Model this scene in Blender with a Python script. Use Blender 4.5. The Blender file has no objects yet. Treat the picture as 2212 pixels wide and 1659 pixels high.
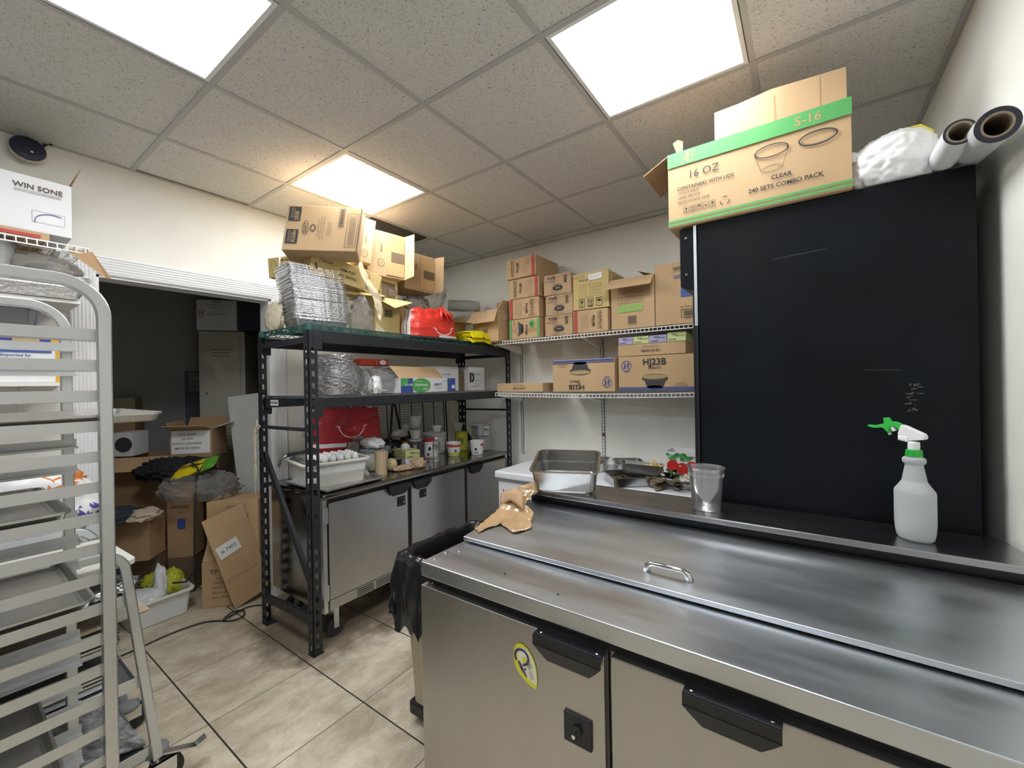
import bpy, bmesh, math, random
from mathutils import Vector, Matrix, Euler, noise
random.seed(7)
S = bpy.context.scene
C = S.collection
# ---------------------------------------------------------------- camera
def make_camera():
    yaw, pitch, roll, f = -0.618, 0.0003, -0.018, 901.0
    fw = Vector((math.sin(yaw)*math.cos(pitch), math.cos(yaw)*math.cos(pitch), math.sin(pitch)))
    rt = Vector((math.cos(yaw), -math.sin(yaw), 0)); up = rt.cross(fw)
    c, s = math.cos(roll), math.sin(roll)
    r2 = rt*c + up*s; u2 = up*c - rt*s
    cam = bpy.data.cameras.new('camera'); cam.sensor_fit = 'HORIZONTAL'; cam.sensor_width = 36.0
    cam.lens = 36.0*f/2212.0; cam.clip_start = 0.02; cam.clip_end = 60
    o = bpy.data.objects.new('camera', cam); C.objects.link(o)
    m = Matrix((r2, u2, -fw)).transposed().to_4x4(); m.translation = Vector((0, 0, 1.475))
    o.matrix_world = m; S.camera = o
make_camera()
# ---------------------------------------------------------------- world and exposure
W = bpy.data.worlds.new('world'); S.world = W; W.use_nodes = True
W.node_tree.nodes['Background'].inputs[0].default_value = (0.8, 0.85, 1, 1)
W.node_tree.nodes['Background'].inputs[1].default_value = 0.0
S.view_settings.view_transform = 'Standard'; S.view_settings.look = 'None'
S.view_settings.gamma = 1.0; S.view_settings.use_curve_mapping = False
S.view_settings.exposure = 0.12
LAMP = 20.0
# ---------------------------------------------------------------- materials
MATS = {}
def new_mat(name):
    m = bpy.data.materials.new(name); m.use_nodes = True
    nt = m.node_tree; b = nt.nodes['Principled BSDF']
    return m, nt, b
def N(nt, t, **kw):
    n = nt.nodes.new(t)
    for k, v in kw.items(): setattr(n, k, v)
    return n
def L(nt, a, b): nt.links.new(a, b)
def c4(c): return (c[0], c[1], c[2], 1)
def mat(name, col, rough=0.6, metal=0.0, var=0.0, vscale=8.0, bump=0.0, bscale=60.0, spec=0.5, stretch=None, trans=0.0, alpha=1.0, coat=0.0, col2=None, emit=None, ior=None, detail=4, rvar=0.0):
    """Principled material with an optional noise colour variation and noise bump, in object space."""
    if name in MATS: return MATS[name]
    m, nt, b = new_mat(name)
    b.inputs['Base Color'].default_value = c4(col); b.inputs['Roughness'].default_value = rough
    b.inputs['Metallic'].default_value = metal; b.inputs['Specular IOR Level'].default_value = spec
    b.inputs['Transmission Weight'].default_value = trans; b.inputs['Alpha'].default_value = alpha
    b.inputs['Coat Weight'].default_value = coat
    if ior: b.inputs['IOR'].default_value = ior
    if emit: b.inputs['Emission Color'].default_value = c4(emit[0]); b.inputs['Emission Strength'].default_value = emit[1]
    if var or bump or col2 or rvar:
        tc = N(nt, 'ShaderNodeTexCoord'); mp = N(nt, 'ShaderNodeMapping'); L(nt, tc.outputs['Object'], mp.inputs[0])
        if stretch: mp.inputs['Scale'].default_value = stretch
    if var or col2 or rvar:
        n = N(nt, 'ShaderNodeTexNoise'); n.inputs['Scale'].default_value = vscale; n.inputs['Detail'].default_value = detail
        L(nt, mp.outputs[0], n.inputs['Vector'])
        if var or col2:
            r = N(nt, 'ShaderNodeValToRGB'); L(nt, n.outputs['Fac'], r.inputs[0])
            k = col2 if col2 else [x*(1-var) for x in col]
            h = col if col2 else [min(1, x*(1+var)) for x in col]
            r.color_ramp.elements[0].position = .32; r.color_ramp.elements[1].position = .68
            r.color_ramp.elements[0].color = c4(k); r.color_ramp.elements[1].color = c4(h)
            L(nt, r.outputs[0], b.inputs['Base Color'])
        if rvar:
            mr = N(nt, 'ShaderNodeMapRange'); mr.inputs['From Min'].default_value = .3; mr.inputs['From Max'].default_value = .7
            mr.inputs['To Min'].default_value = max(0.02, rough-rvar); mr.inputs['To Max'].default_value = rough+rvar
            L(nt, n.outputs['Fac'], mr.inputs[0]); L(nt, mr.outputs[0], b.inputs['Roughness'])
    if bump:
        n2 = N(nt, 'ShaderNodeTexNoise'); n2.inputs['Scale'].default_value = bscale; n2.inputs['Detail'].default_value = 3
        L(nt, mp.outputs[0], n2.inputs['Vector'])
        bp = N(nt, 'ShaderNodeBump'); bp.inputs['Strength'].default_value = bump; bp.inputs['Distance'].default_value = .004
        L(nt, n2.outputs['Fac'], bp.inputs['Height']); L(nt, bp.outputs[0], b.inputs['Normal'])
    MATS[name] = m
    return m
def film(name, tint=(.95,.95,.95), haze=.25, rough=.12, bump=.5, bscale=25, gloss=(1,1,1)):
    """thin clear film: see-through with a milky haze and wrinkled highlights"""
    if name in MATS: return MATS[name]
    m, nt, b = new_mat(name)
    nt.nodes.remove(b); out = nt.nodes['Material Output']
    tr = N(nt, 'ShaderNodeBsdfTransparent'); tr.inputs[0].default_value = c4(tint)
    d1 = N(nt, 'ShaderNodeBsdfDiffuse'); d1.inputs[0].default_value = c4(gloss); d2 = N(nt, 'ShaderNodeBsdfTranslucent'); d2.inputs[0].default_value = c4(gloss)
    df = N(nt, 'ShaderNodeMixShader'); df.inputs[0].default_value = .5; L(nt, d1.outputs[0], df.inputs[1]); L(nt, d2.outputs[0], df.inputs[2])
    gl = N(nt, 'ShaderNodeBsdfGlossy'); gl.inputs[1].default_value = rough; gl.inputs[0].default_value = c4(gloss)
    m1 = N(nt, 'ShaderNodeMixShader'); m1.inputs[0].default_value = haze; L(nt, tr.outputs[0], m1.inputs[1]); L(nt, df.outputs[0], m1.inputs[2])
    lw = N(nt, 'ShaderNodeLayerWeight'); lw.inputs[0].default_value = .22
    m2 = N(nt, 'ShaderNodeMixShader'); L(nt, lw.outputs['Fresnel'], m2.inputs[0]); L(nt, m1.outputs[0], m2.inputs[1]); L(nt, gl.outputs[0], m2.inputs[2])
    L(nt, m2.outputs[0], out.inputs[0])
    if bump:
        tc = N(nt, 'ShaderNodeTexCoord'); n2 = N(nt, 'ShaderNodeTexNoise'); n2.inputs['Scale'].default_value = bscale
        n2.inputs['Distortion'].default_value = 1.5
        L(nt, tc.outputs['Object'], n2.inputs['Vector'])
        bp = N(nt, 'ShaderNodeBump'); bp.inputs['Strength'].default_value = bump; bp.inputs['Distance'].default_value = .01
        L(nt, n2.outputs['Fac'], bp.inputs['Height']); L(nt, bp.outputs[0], gl.inputs['Normal']); L(nt, bp.outputs[0], lw.inputs['Normal'])
    MATS[name] = m
    return m
# ---------------------------------------------------------------- mesh building
TXT = {}
def text_geo(s, bold=False):
    k = (s, bold)
    if k not in TXT:
        cu = bpy.data.curves.new('t', 'FONT'); cu.body = s; cu.size = 1.0; cu.resolution_u = 2
        if bold: cu.offset = .018
        cu.align_x = 'CENTER'; cu.align_y = 'CENTER'
        o = bpy.data.objects.new('t', cu); C.objects.link(o)
        dg = bpy.context.evaluated_depsgraph_get(); me = bpy.data.meshes.new_from_object(o.evaluated_get(dg))
        vs = [tuple(v.co) for v in me.vertices]; fs = [tuple(p.vertices) for p in me.polygons]
        xs = [v[0] for v in vs] or [0]; ys = [v[1] for v in vs] or [0]
        cx = (min(xs)+max(xs))/2; cy = (min(ys)+max(ys))/2
        TXT[k] = ([(v[0]-cx, v[1]-cy) for v in vs], fs, max(xs)-min(xs), max(ys)-min(ys))
        bpy.data.objects.remove(o); bpy.data.curves.remove(cu); bpy.data.meshes.remove(me)
    return TXT[k]
class MB:
    def __init__(s): s.v = []; s.f = []; s.m = []; s.mi = 0; s.sm = []; s.smooth = False; s.T = None
    def vert(s, p):
        p = Vector(p)
        if s.T is not None: p = s.T @ p
        s.v.append((p.x, p.y, p.z)); return len(s.v)-1
    def face(s, idx): s.f.append(tuple(idx)); s.m.append(s.mi); s.sm.append(s.smooth)
    def poly(s, pts): s.face([s.vert(p) for p in pts])
    def box(s, x0, x1, y0, y1, z0, z1):
        i = [s.vert((x, y, z)) for x in (x0, x1) for y in (y0, y1) for z in (z0, z1)]
        for q in ((0,1,3,2), (4,6,7,5), (0,4,5,1), (2,3,7,6), (0,2,6,4), (1,5,7,3)): s.face([i[k] for k in q])
    def cbox(s, c, d, rot=None):
        old = s.T; M = Matrix.Translation(Vector(c)) @ (Euler(rot).to_matrix().to_4x4() if rot else Matrix())
        s.T = M if old is None else old @ M
        s.box(-d[0]/2, d[0]/2, -d[1]/2, d[1]/2, -d[2]/2, d[2]/2); s.T = old
    def bar(s, p, q, w, h, up=(0, 0, 1)):
        p, q = Vector(p), Vector(q); d = (q-p).normalized(); a = d.cross(Vector(up))
        if a.length < 1e-5: a = d.cross(Vector((0, 1, 0)))
        a.normalize(); b = a.cross(d)
        i = []
        for e in (p, q):
            for sa, sb in ((-1,-1), (1,-1), (1,1), (-1,1)): i.append(s.vert(e + a*sa*w/2 + b*sb*h/2))
        for k in range(4): s.face((i[k], i[(k+1)%4], i[4+(k+1)%4], i[4+k]))
        s.face((i[3], i[2], i[1], i[0])); s.face(i[4:8])
    def tube(s, pts, r, n=8, closed=False, cap=True, rect=None):
        """sweep a circle (or a w x h rectangle) along a path; r may be a list"""
        pts = [Vector(p) for p in pts]; k = len(pts); rings = []; prev = None
        for j, p in enumerate(pts):
            a = pts[(j-1) % k] if (closed or j > 0) else p
            b = pts[(j+1) % k] if (closed or j < k-1) else p
            d = (b-a).normalized()
            if prev is None:
                u = Vector((0, 0, 1)) if abs(d.z) < .9 else Vector((1, 0, 0))
                u = (u - d*u.dot(d)).normalized()
            else:
                u = (prev - d*prev.dot(d)).normalized()
            prev = u; w = d.cross(u); rr = r[j] if isinstance(r, (list, tuple)) else r
            ring = []
            if rect:
                for sa, sb in ((-1,-1), (1,-1), (1,1), (-1,1)): ring.append(s.vert(p + w*sa*rect[0]/2 + u*sb*rect[1]/2))
            else:
                for t in range(n):
                    an = 2*math.pi*t/n; ring.append(s.vert(p + u*math.cos(an)*rr + w*math.sin(an)*rr))
            rings.append(ring)
        n = len(rings[0])
        for j in range(k if closed else k-1):
            A, B = rings[j], rings[(j+1) % k]
            for t in range(n): s.face((A[t], B[t], B[(t+1)%n], A[(t+1)%n]))
        if cap and not closed: s.face(rings[0]); s.face(rings[-1][::-1])
    def cyl(s, p, q, r, n=16, r2=None, cap=True): s.tube([p, q], [r, r if r2 is None else r2], n, cap=cap)
    def lathe(s, prof, n=24, c=(0, 0, 0), cap0=True, cap1=True, sx=1, sy=1, sq=0):
        """revolve (r,z) about z; sq>0 squares the section"""
        rings = []
        for r, z in prof:
            ring = []
            for t in range(n):
                a = 2*math.pi*t/n; k = 1.0
                if sq:
                    e = 2.0+sq*6; k = (abs(math.cos(a))**e + abs(math.sin(a))**e)**(-1/e)
                ring.append(s.vert((c[0]+r*k*math.cos(a)*sx, c[1]+r*k*math.sin(a)*sy, c[2]+z)))
            rings.append(ring)
        for A, B in zip(rings, rings[1:]):
            for t in range(n): s.face((A[t], A[(t+1)%n], B[(t+1)%n], B[t]))
        if cap0: s.face(rings[0][::-1])
        if cap1: s.face(rings[-1])
    def pan(s, x0, x1, y0, y1, z0, z1, t=.02, rim=.012, rad=.03, th=.0015, n=5, lip=.006):
        """open tray: rolled rim at z1, walls tapering by t, floor at z0"""
        def loop(ins, z, rr):
            o = []
            a0, a1, b0, b1 = x0+ins, x1-ins, y0+ins, y1-ins
            for cx, cy, st in ((a1-rr, b1-rr, 0), (a0+rr, b1-rr, 90), (a0+rr, b0+rr, 180), (a1-rr, b0+rr, 270)):
                for k in range(n):
                    a = math.radians(st + 90*k/(n-1)); o.append(s.vert((cx+rr*math.cos(a), cy+rr*math.sin(a), z)))
            return o
        seq = [loop(0, z1-lip, rad), loop(0, z1, rad), loop(rim, z1, max(rad-rim, .004)), loop(rim+t*.8, z0+th+.004, max(rad-rim, .004)), loop(rim+t+.006, z0+th, max(rad-rim-.004, .003))]
        m = len(seq[0])
        for A, B in zip(seq, seq[1:]):
            for k in range(m): s.face((A[k], A[(k+1)%m], B[(k+1)%m], B[k]))
        s.face(seq[-1])
        o2 = [loop(rim+.001, z1-lip, max(rad-rim, .004)), loop(rim+t*.8-.002, z0+.004, max(rad-rim, .004)), loop(rim+t+.004, z0, max(rad-rim-.004, .003))]
        for k in range(m): s.face((seq[0][k], o2[0][k], o2[0][(k+1)%m], seq[0][(k+1)%m]))
        for A, B in zip(o2, o2[1:]):
            for k in range(m): s.face((A[k], B[k], B[(k+1)%m], A[(k+1)%m]))
        s.face(o2[-1][::-1])
    def prism(s, pts, d):
        """extrude a 3-D polygon by vector d"""
        d = Vector(d); a = [s.vert(p) for p in pts]; b = [s.vert(Vector(p)+d) for p in pts]; n = len(pts)
        s.face(a[::-1]); s.face(b)
        for k in range(n): s.face((a[k], a[(k+1)%n], b[(k+1)%n], b[k]))
    def text(s, t, o, u, v, size, bold=False, ang=0, maxw=None):
        """flat lettering centred on o in the plane of unit vectors u (right) and v (up)"""
        vs, fs, w, h = text_geo(t, bold); o, u, v = Vector(o), Vector(u).normalized(), Vector(v).normalized()
        c, sn = math.cos(ang), math.sin(ang); u2 = u*c+v*sn; v2 = v*c-u*sn
        k = size
        kx = min(k, maxw/w) if (maxw and w > 0) else k
        base = len(s.v)
        for x, y in vs: s.vert(o + u2*x*kx + v2*y*k)
        for f in fs: s.face([base+i for i in f])
    def rect(s, o, u, v, w, h, ang=0):
        o, u, v = Vector(o), Vector(u).normalized(), Vector(v).normalized()
        c, sn = math.cos(ang), math.sin(ang); u2 = u*c+v*sn; v2 = v*c-u*sn
        s.poly([o-u2*w/2-v2*h/2, o+u2*w/2-v2*h/2, o+u2*w/2+v2*h/2, o-u2*w/2+v2*h/2])
    def frame(s, o, u, v, w, h, t):
        u, v, o = Vector(u).normalized(), Vector(v).normalized(), Vector(o)
        s.rect(o+v*(h-t)/2, u, v, w, t); s.rect(o-v*(h-t)/2, u, v, w, t)
        s.rect(o+u*(w-t)/2, u, v, t, h); s.rect(o-u*(w-t)/2, u, v, t, h)
    def ring(s, o, u, v, a, b, t, n=28, a0=0, a1=360):
        """flat elliptical ring"""
        u, v, o = Vector(u).normalized(), Vector(v).normalized(), Vector(o); P = []
        for k in range(n+1):
            an = math.radians(a0+(a1-a0)*k/n)
            P.append((s.vert(o+u*a*math.cos(an)+v*b*math.sin(an)), s.vert(o+u*(a-t)*math.cos(an)+v*(b-t)*math.sin(an))))
        for p, q in zip(P, P[1:]): s.face((p[0], q[0], q[1], p[1]))
    def disc(s, o, u, v, a, b=None, n=24):
        b = a if b is None else b
        u, v, o = Vector(u).normalized(), Vector(v).normalized(), Vector(o)
        s.face([s.vert(o+u*a*math.cos(2*math.pi*k/n)+v*b*math.sin(2*math.pi*k/n)) for k in range(n)])
    def lines(s, o, u, v, w, n, gap, t=.0025, seed=1):
        """blurred small print: a block of n thin broken strokes"""
        rnd = random.Random(seed); o, u, v = Vector(o), Vector(u).normalized(), Vector(v).normalized()
        for k in range(n):
            x = -w/2; y = (n/2-.5-k)*gap; e = w/2*(1-.35*rnd.random())
            while x < e:
                l = t*(1.5+3*rnd.random()); s.rect(o+u*(x+l/2)+v*y, u, v, l, t); x += l+t*.8
    def bars(s, o, u, v, w, h, seed=2):
        rnd = random.Random(seed); x = -w/2; o, u, v = Vector(o), Vector(u).normalized(), Vector(v).normalized()
        while x < w/2:
            t = w*(.012+.03*rnd.random()); s.rect(o+u*(x+t/2), u, v, t, h); x += t+w*(.015+.02*rnd.random())
    def build(s, name, mats, parent=None, bevel=0, seg=2, subsurf=0, solid=0, smooth=None, loc=None, rot=None, label=None):
        me = bpy.data.meshes.new(name); me.from_pydata(s.v, [], s.f)
        if not isinstance(mats, (list, tuple)): mats = [mats]
        for m in mats: me.materials.append(m)
        me.polygons.foreach_set('material_index', s.m)
        me.polygons.foreach_set('use_smooth', [bool(smooth) if smooth is not None else x for x in s.sm])
        me.update()
        o = bpy.data.objects.new(name, me); C.objects.link(o)
        if parent is not None: o.parent = parent
        if loc is not None: o.location = loc
        if rot is not None: o.rotation_euler = rot
        if label: o['label'] = label
        if solid:
            md = o.modifiers.new('s', 'SOLIDIFY'); md.thickness = solid; md.offset = 0
        if subsurf:
            md = o.modifiers.new('ss', 'SUBSURF'); md.levels = subsurf; md.render_levels = subsurf
        if bevel:
            md = o.modifiers.new('b', 'BEVEL'); md.width = bevel; md.segments = seg; md.limit_method = 'ANGLE'; md.angle_limit = math.radians(40)
            md.harden_normals = False
        return o
def fixn(o):
    bm = bmesh.new(); bm.from_mesh(o.data); bmesh.ops.recalc_face_normals(bm, faces=bm.faces); bm.to_mesh(o.data); bm.free(); return o
def thing(name, label, cat, loc=(0, 0, 0), rz=0, group=None, rot=None):
    o = bpy.data.objects.new(name, None); C.objects.link(o); o.empty_display_size = .1
    o.location = loc; o.rotation_euler = rot if rot else (0, 0, rz)
    o['label'] = label; o['category'] = cat
    if group: o['group'] = group
    return o
def tag(o, label, cat, group=None):
    o['label'] = label; o['category'] = cat
    if group: o['group'] = group
    return o
def struct(o): o['kind'] = 'structure'; return o
def dup(root, loc, rz=None, label=None, group=None, rot=None):
    r = root.copy(); C.objects.link(r); r.location = loc
    if rz is not None: r.rotation_euler = (0, 0, rz)
    if rot is not None: r.rotation_euler = rot
    if label: r['label'] = label
    if group: r['group'] = group
    for ch in list(root.children):
        c = ch.copy(); C.objects.link(c); c.parent = r
        for g in list(ch.children):
            d = g.copy(); C.objects.link(d); d.parent = c
    return r
X, Y, Z = Vector((1, 0, 0)), Vector((0, 1, 0)), Vector((0, 0, 1))
def arc(c, a, b, r, t0, t1, n=8):
    """points on an arc: c + a*r*cos + b*r*sin"""
    c, a, b = Vector(c), Vector(a), Vector(b)
    return [c + a*r*math.cos(math.radians(t0+(t1-t0)*k/n)) + b*r*math.sin(math.radians(t0+(t1-t0)*k/n)) for k in range(n+1)]
def crumple(name, m, rx, ry, rz, parent=None, seed=0, amp=.15, fr=4.0, sub=4, flat=True, loc=(0, 0, 0), sh=None, ridged=True, rot=None, smooth=True, zmin=None):
    """crumpled sack: a sphere squashed on a flat base and creased with ridged noise"""
    bm = bmesh.new(); bmesh.ops.create_icosphere(bm, subdivisions=sub, radius=1)
    off = Vector((seed*7.3, seed*3.1, seed*1.7))
    for v in bm.verts:
        p = v.co.copy(); q = p*fr+off
        n = noise.noise(q)*.5 + (1-abs(noise.noise(q*1.9+Vector((5, 5, 5))))*2)*.5 if ridged else noise.noise(q)
        n += .35*noise.noise(q*3.3)
        k = 1 + amp*(n-.3)
        w = Vector((p.x*rx*k, p.y*ry*k, p.z*rz*k))
        if sh: w = Vector(sh(p, w))
        if flat and w.z < -rz*.62: w.z = -rz*.62 + (w.z+rz*.62)*.08
        v.co = w
    zb = min(v.co.z for v in bm.verts)
    for v in bm.verts: v.co.z -= zb
    me = bpy.data.meshes.new(name); bm.to_mesh(me); bm.free()
    me.polygons.foreach_set('use_smooth', [smooth]*len(me.polygons))
    me.materials.append(m)
    o = bpy.data.objects.new(name, me); C.objects.link(o); o.location = loc
    if rot: o.rotation_euler = rot
    if parent is not None: o.parent = parent
    return o
def sheet(name, m, rows, nu=16, nv=12, amp=.004, fr=25, seed=0, parent=None, solid=.0012, loc=None, rot=None):
    """crumpled sheet through a grid of control points (rows of equal length), bilinearly refined"""
    R = len(rows)-1; K = len(rows[0])-1; mb = MB(); mb.smooth = True; idx = []
    for j in range(nv+1):
        fv = j/nv*R; jj = min(int(fv), R-1); tv = fv-jj; row = []
        for i in range(nu+1):
            fu = i/nu*K; ii = min(int(fu), K-1); tu = fu-ii
            p = (Vector(rows[jj][ii])*(1-tu)+Vector(rows[jj][ii+1])*tu)*(1-tv) + (Vector(rows[jj+1][ii])*(1-tu)+Vector(rows[jj+1][ii+1])*tu)*tv
            q = p*fr + Vector((seed*3.3, seed, 0))
            p = p + Vector((noise.noise(q), noise.noise(q+Vector((9, 0, 0))), 1.3*(1-2*abs(noise.noise(q+Vector((0, 9, 0)))))))*amp
            row.append(mb.vert(p))
        idx.append(row)
    for j in range(nv):
        for i in range(nu): mb.face((idx[j][i], idx[j][i+1], idx[j+1][i+1], idx[j+1][i]))
    return mb.build(name, m, parent, solid=solid, loc=loc, rot=rot)
# ================================================================ shared materials
M_wall = mat('cream_wall_paint', (.86, .85, .79), .75, var=.03, vscale=3, bump=.12, bscale=180)
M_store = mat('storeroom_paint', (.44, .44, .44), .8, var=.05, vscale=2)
M_trim = mat('white_trim_paint', (.86, .87, .88), .45)
M_grid = mat('ceiling_grid_white', (.50, .50, .49), .5)
M_deck = mat('dark_plenum', (.10, .10, .11), .9)
M_card = mat('kraft_cardboard', (.56, .385, .215), .85, var=.07, vscale=5, bump=.08, bscale=120, stretch=(1, 1, .25))
M_card_y = mat('yellow_kraft_cardboard', (.60, .47, .20), .85, var=.06, vscale=5, bump=.08, bscale=120)
M_card_d = mat('brown_cardboard', (.42, .27, .15), .85, var=.08, vscale=5, bump=.08, bscale=120)
M_card_w = mat('white_coated_cardboard', (.80, .80, .82), .6, var=.04, vscale=6)
M_cedge = mat('torn_cardboard_edge', (.62, .48, .30), .9)
M_tape = film('clear_packing_tape', (.93, .88, .80), .10, .08, .6, 40)
M_ink = mat('black_ink', (.035, .035, .04), .7)
M_inkb = mat('faded_brown_ink', (.13, .10, .08), .8)
M_inkr = mat('red_ink', (.50, .05, .05), .6)
M_inkblue = mat('blue_ink', (.05, .10, .36), .6)
M_inkg = mat('green_ink', (.10, .42, .12), .6)
M_white = mat('white_label', (.88, .88, .88), .6)
M_black = mat('black_powder_coat', (.018, .021, .027), .5, var=.1, vscale=30, bump=.05, bscale=300)
M_blkpl = mat('black_plastic', (.012, .013, .016), .38)
M_rubber = mat('dark_rubber', (.03, .03, .03), .7)
M_grey_rub = mat('grey_bumper_rubber', (.22, .23, .24), .65)
def steel(name, col=(.60, .61, .62), rough=.30, st=(1, 1, 1), sc=40, bump=.03, rv=.08):
    return mat(name, col, rough, 1.0, var=.05, vscale=2.0, bump=bump, bscale=sc, stretch=st, rvar=rv, detail=6)
M_steel = steel('brushed_steel', (.64, .675, .72), .34, st=(1, 5, 5), sc=60, bump=.015, rv=.06)
M_steel_v = steel('brushed_steel_door', (.50, .49, .48), .36, st=(3, 3, 1), sc=80, bump=.012, rv=.04)
M_steel_d = steel('dark_worktop_steel', (.42, .42, .43), .24, st=(1, 5, 5), sc=60, bump=.012, rv=.04)
M_alu = steel('dull_aluminium', (.60, .615, .63), .40, sc=25, bump=.05)
M_pan = steel('sheet_pan_aluminium', (.52, .51, .49), .36, sc=20)
M_chrome = mat('chrome', (.75, .75, .76), .12, 1.0)
M_foil = mat('aluminium_foil', (.93, .94, .96), .22, .90, bump=1.0, bscale=70)
M_whpl = mat('white_plastic', (.82, .83, .84), .4)
M_wire = mat('white_coated_wire', (.83, .84, .83), .4)
M_bagw = mat('white_plastic_bag', (.86, .87, .88), .38, bump=.5, bscale=18, spec=.6)
M_bagk = mat('black_bin_bag', (.012, .012, .014), .22, bump=.8, bscale=16, spec=.7)
M_clear = film('clear_plastic_bag', (.985, .985, .99), .07, .14, .9, 24)
M_clearp = film('clear_rigid_plastic', (.93, .94, .94), .14, .08, 0)
# ================================================================ floor
def floor_mat():
    m, nt, b = new_mat('beige_travertine_tile')
    tc = N(nt, 'ShaderNodeTexCoord'); sp = N(nt, 'ShaderNodeSeparateXYZ'); L(nt, tc.outputs['Object'], sp.inputs[0])
    def M2(op, a, v=None, **k):
        n = N(nt, 'ShaderNodeMath', operation=op); L(nt, a, n.inputs[0])
        if v is not None:
            if isinstance(v, (int, float)): n.inputs[1].default_value = v
            else: L(nt, v, n.inputs[1])
        return n.outputs[0]
    def dist(s, base, step):
        a = M2('SUBTRACT', s, base-.5*step); a = M2('DIVIDE', a, step); a = M2('FRACT', a)
        a = M2('SUBTRACT', a, .5); a = M2('ABSOLUTE', a); return M2('MULTIPLY', a, step)
    dx = dist(sp.outputs[0], -2.178, .459); dy = dist(sp.outputs[1], 1.172, .4635)
    gx = M2('LESS_THAN', dx, .0018); gy = M2('LESS_THAN', dy, .0034)
    g = M2('MAXIMUM', gx, gy)
    # per-tile tone
    def cell(s, base, step):
        a = M2('SUBTRACT', s, base); a = M2('DIVIDE', a, step); return M2('FLOOR', a)
    cb = N(nt, 'ShaderNodeCombineXYZ'); L(nt, cell(sp.outputs[0], -2.178, .459), cb.inputs[0]); L(nt, cell(sp.outputs[1], 1.172, .4635), cb.inputs[1])
    wn = N(nt, 'ShaderNodeTexWhiteNoise'); L(nt, cb.outputs[0], wn.inputs['Vector'])
    mp = N(nt, 'ShaderNodeMapping'); mp.inputs['Scale'].default_value = (1.7, 1.1, 1); L(nt, tc.outputs['Object'], mp.inputs[0])
    ad = N(nt, 'ShaderNodeVectorMath', operation='ADD'); L(nt, mp.outputs[0], ad.inputs[0])
    sc = N(nt, 'ShaderNodeVectorMath', operation='SCALE'); L(nt, wn.outputs['Color'], sc.inputs[0]); sc.inputs['Scale'].default_value = 7.0
    L(nt, sc.outputs[0], ad.inputs[1])
    n1 = N(nt, 'ShaderNodeTexNoise'); n1.inputs['Scale'].default_value = 4.2; n1.inputs['Detail'].default_value = 10; n1.inputs['Roughness'].default_value = .72; n1.inputs['Distortion'].default_value = .35
    L(nt, ad.outputs[0], n1.inputs['Vector'])
    r = N(nt, 'ShaderNodeValToRGB'); L(nt, n1.outputs['Fac'], r.inputs[0])
    r.color_ramp.elements[0].position = .38; r.color_ramp.elements[0].color = (.46, .395, .285, 1)
    r.color_ramp.elements[1].position = .63; r.color_ramp.elements[1].color = (.74, .67, .53, 1)
    e = r.color_ramp.elements.new(.5); e.color = (.60, .53, .41, 1)
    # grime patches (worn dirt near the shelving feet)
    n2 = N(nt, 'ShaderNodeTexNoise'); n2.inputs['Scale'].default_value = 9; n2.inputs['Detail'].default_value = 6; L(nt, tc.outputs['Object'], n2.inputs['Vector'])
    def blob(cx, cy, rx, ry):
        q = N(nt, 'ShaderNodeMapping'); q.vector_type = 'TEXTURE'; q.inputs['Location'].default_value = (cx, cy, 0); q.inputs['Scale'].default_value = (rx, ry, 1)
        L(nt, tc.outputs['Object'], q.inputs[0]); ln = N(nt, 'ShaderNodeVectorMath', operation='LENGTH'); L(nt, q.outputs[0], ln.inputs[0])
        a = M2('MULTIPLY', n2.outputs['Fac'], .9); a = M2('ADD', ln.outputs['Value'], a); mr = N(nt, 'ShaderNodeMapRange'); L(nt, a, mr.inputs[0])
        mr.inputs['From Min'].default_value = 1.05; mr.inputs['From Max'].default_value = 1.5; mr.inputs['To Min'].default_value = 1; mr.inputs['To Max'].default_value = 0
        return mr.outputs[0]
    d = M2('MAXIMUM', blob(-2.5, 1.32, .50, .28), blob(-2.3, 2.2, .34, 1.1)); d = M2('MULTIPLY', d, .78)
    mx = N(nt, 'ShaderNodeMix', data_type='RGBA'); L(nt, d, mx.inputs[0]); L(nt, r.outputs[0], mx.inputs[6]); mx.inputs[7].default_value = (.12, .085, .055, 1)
    m2 = N(nt, 'ShaderNodeMix', data_type='RGBA'); L(nt, g, m2.inputs[0]); L(nt, mx.outputs[2], m2.inputs[6]); m2.inputs[7].default_value = (.045, .038, .035, 1)
    L(nt, m2.outputs[2], b.inputs['Base Color'])
    mr = N(nt, 'ShaderNodeMapRange'); L(nt, n1.outputs['Fac'], mr.inputs[0]); mr.inputs['To Min'].default_value = .30; mr.inputs['To Max'].default_value = .5
    L(nt, mr.outputs[0], b.inputs['Roughness']); b.inputs['Specular IOR Level'].default_value = .4
    bp = N(nt, 'ShaderNodeBump'); bp.inputs['Strength'].default_value = .4; bp.inputs['Distance'].default_value = .002
    iv = M2('SUBTRACT', g, 1.0); iv = M2('MULTIPLY', iv, -1.0); L(nt, iv, bp.inputs['Height']); L(nt, bp.outputs[0], b.inputs['Normal'])
    return m
f = MB(); f.box(-5.4, .6, -3.1, 3.4, -.08, 0); struct(f.build('floor', floor_mat()))
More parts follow.
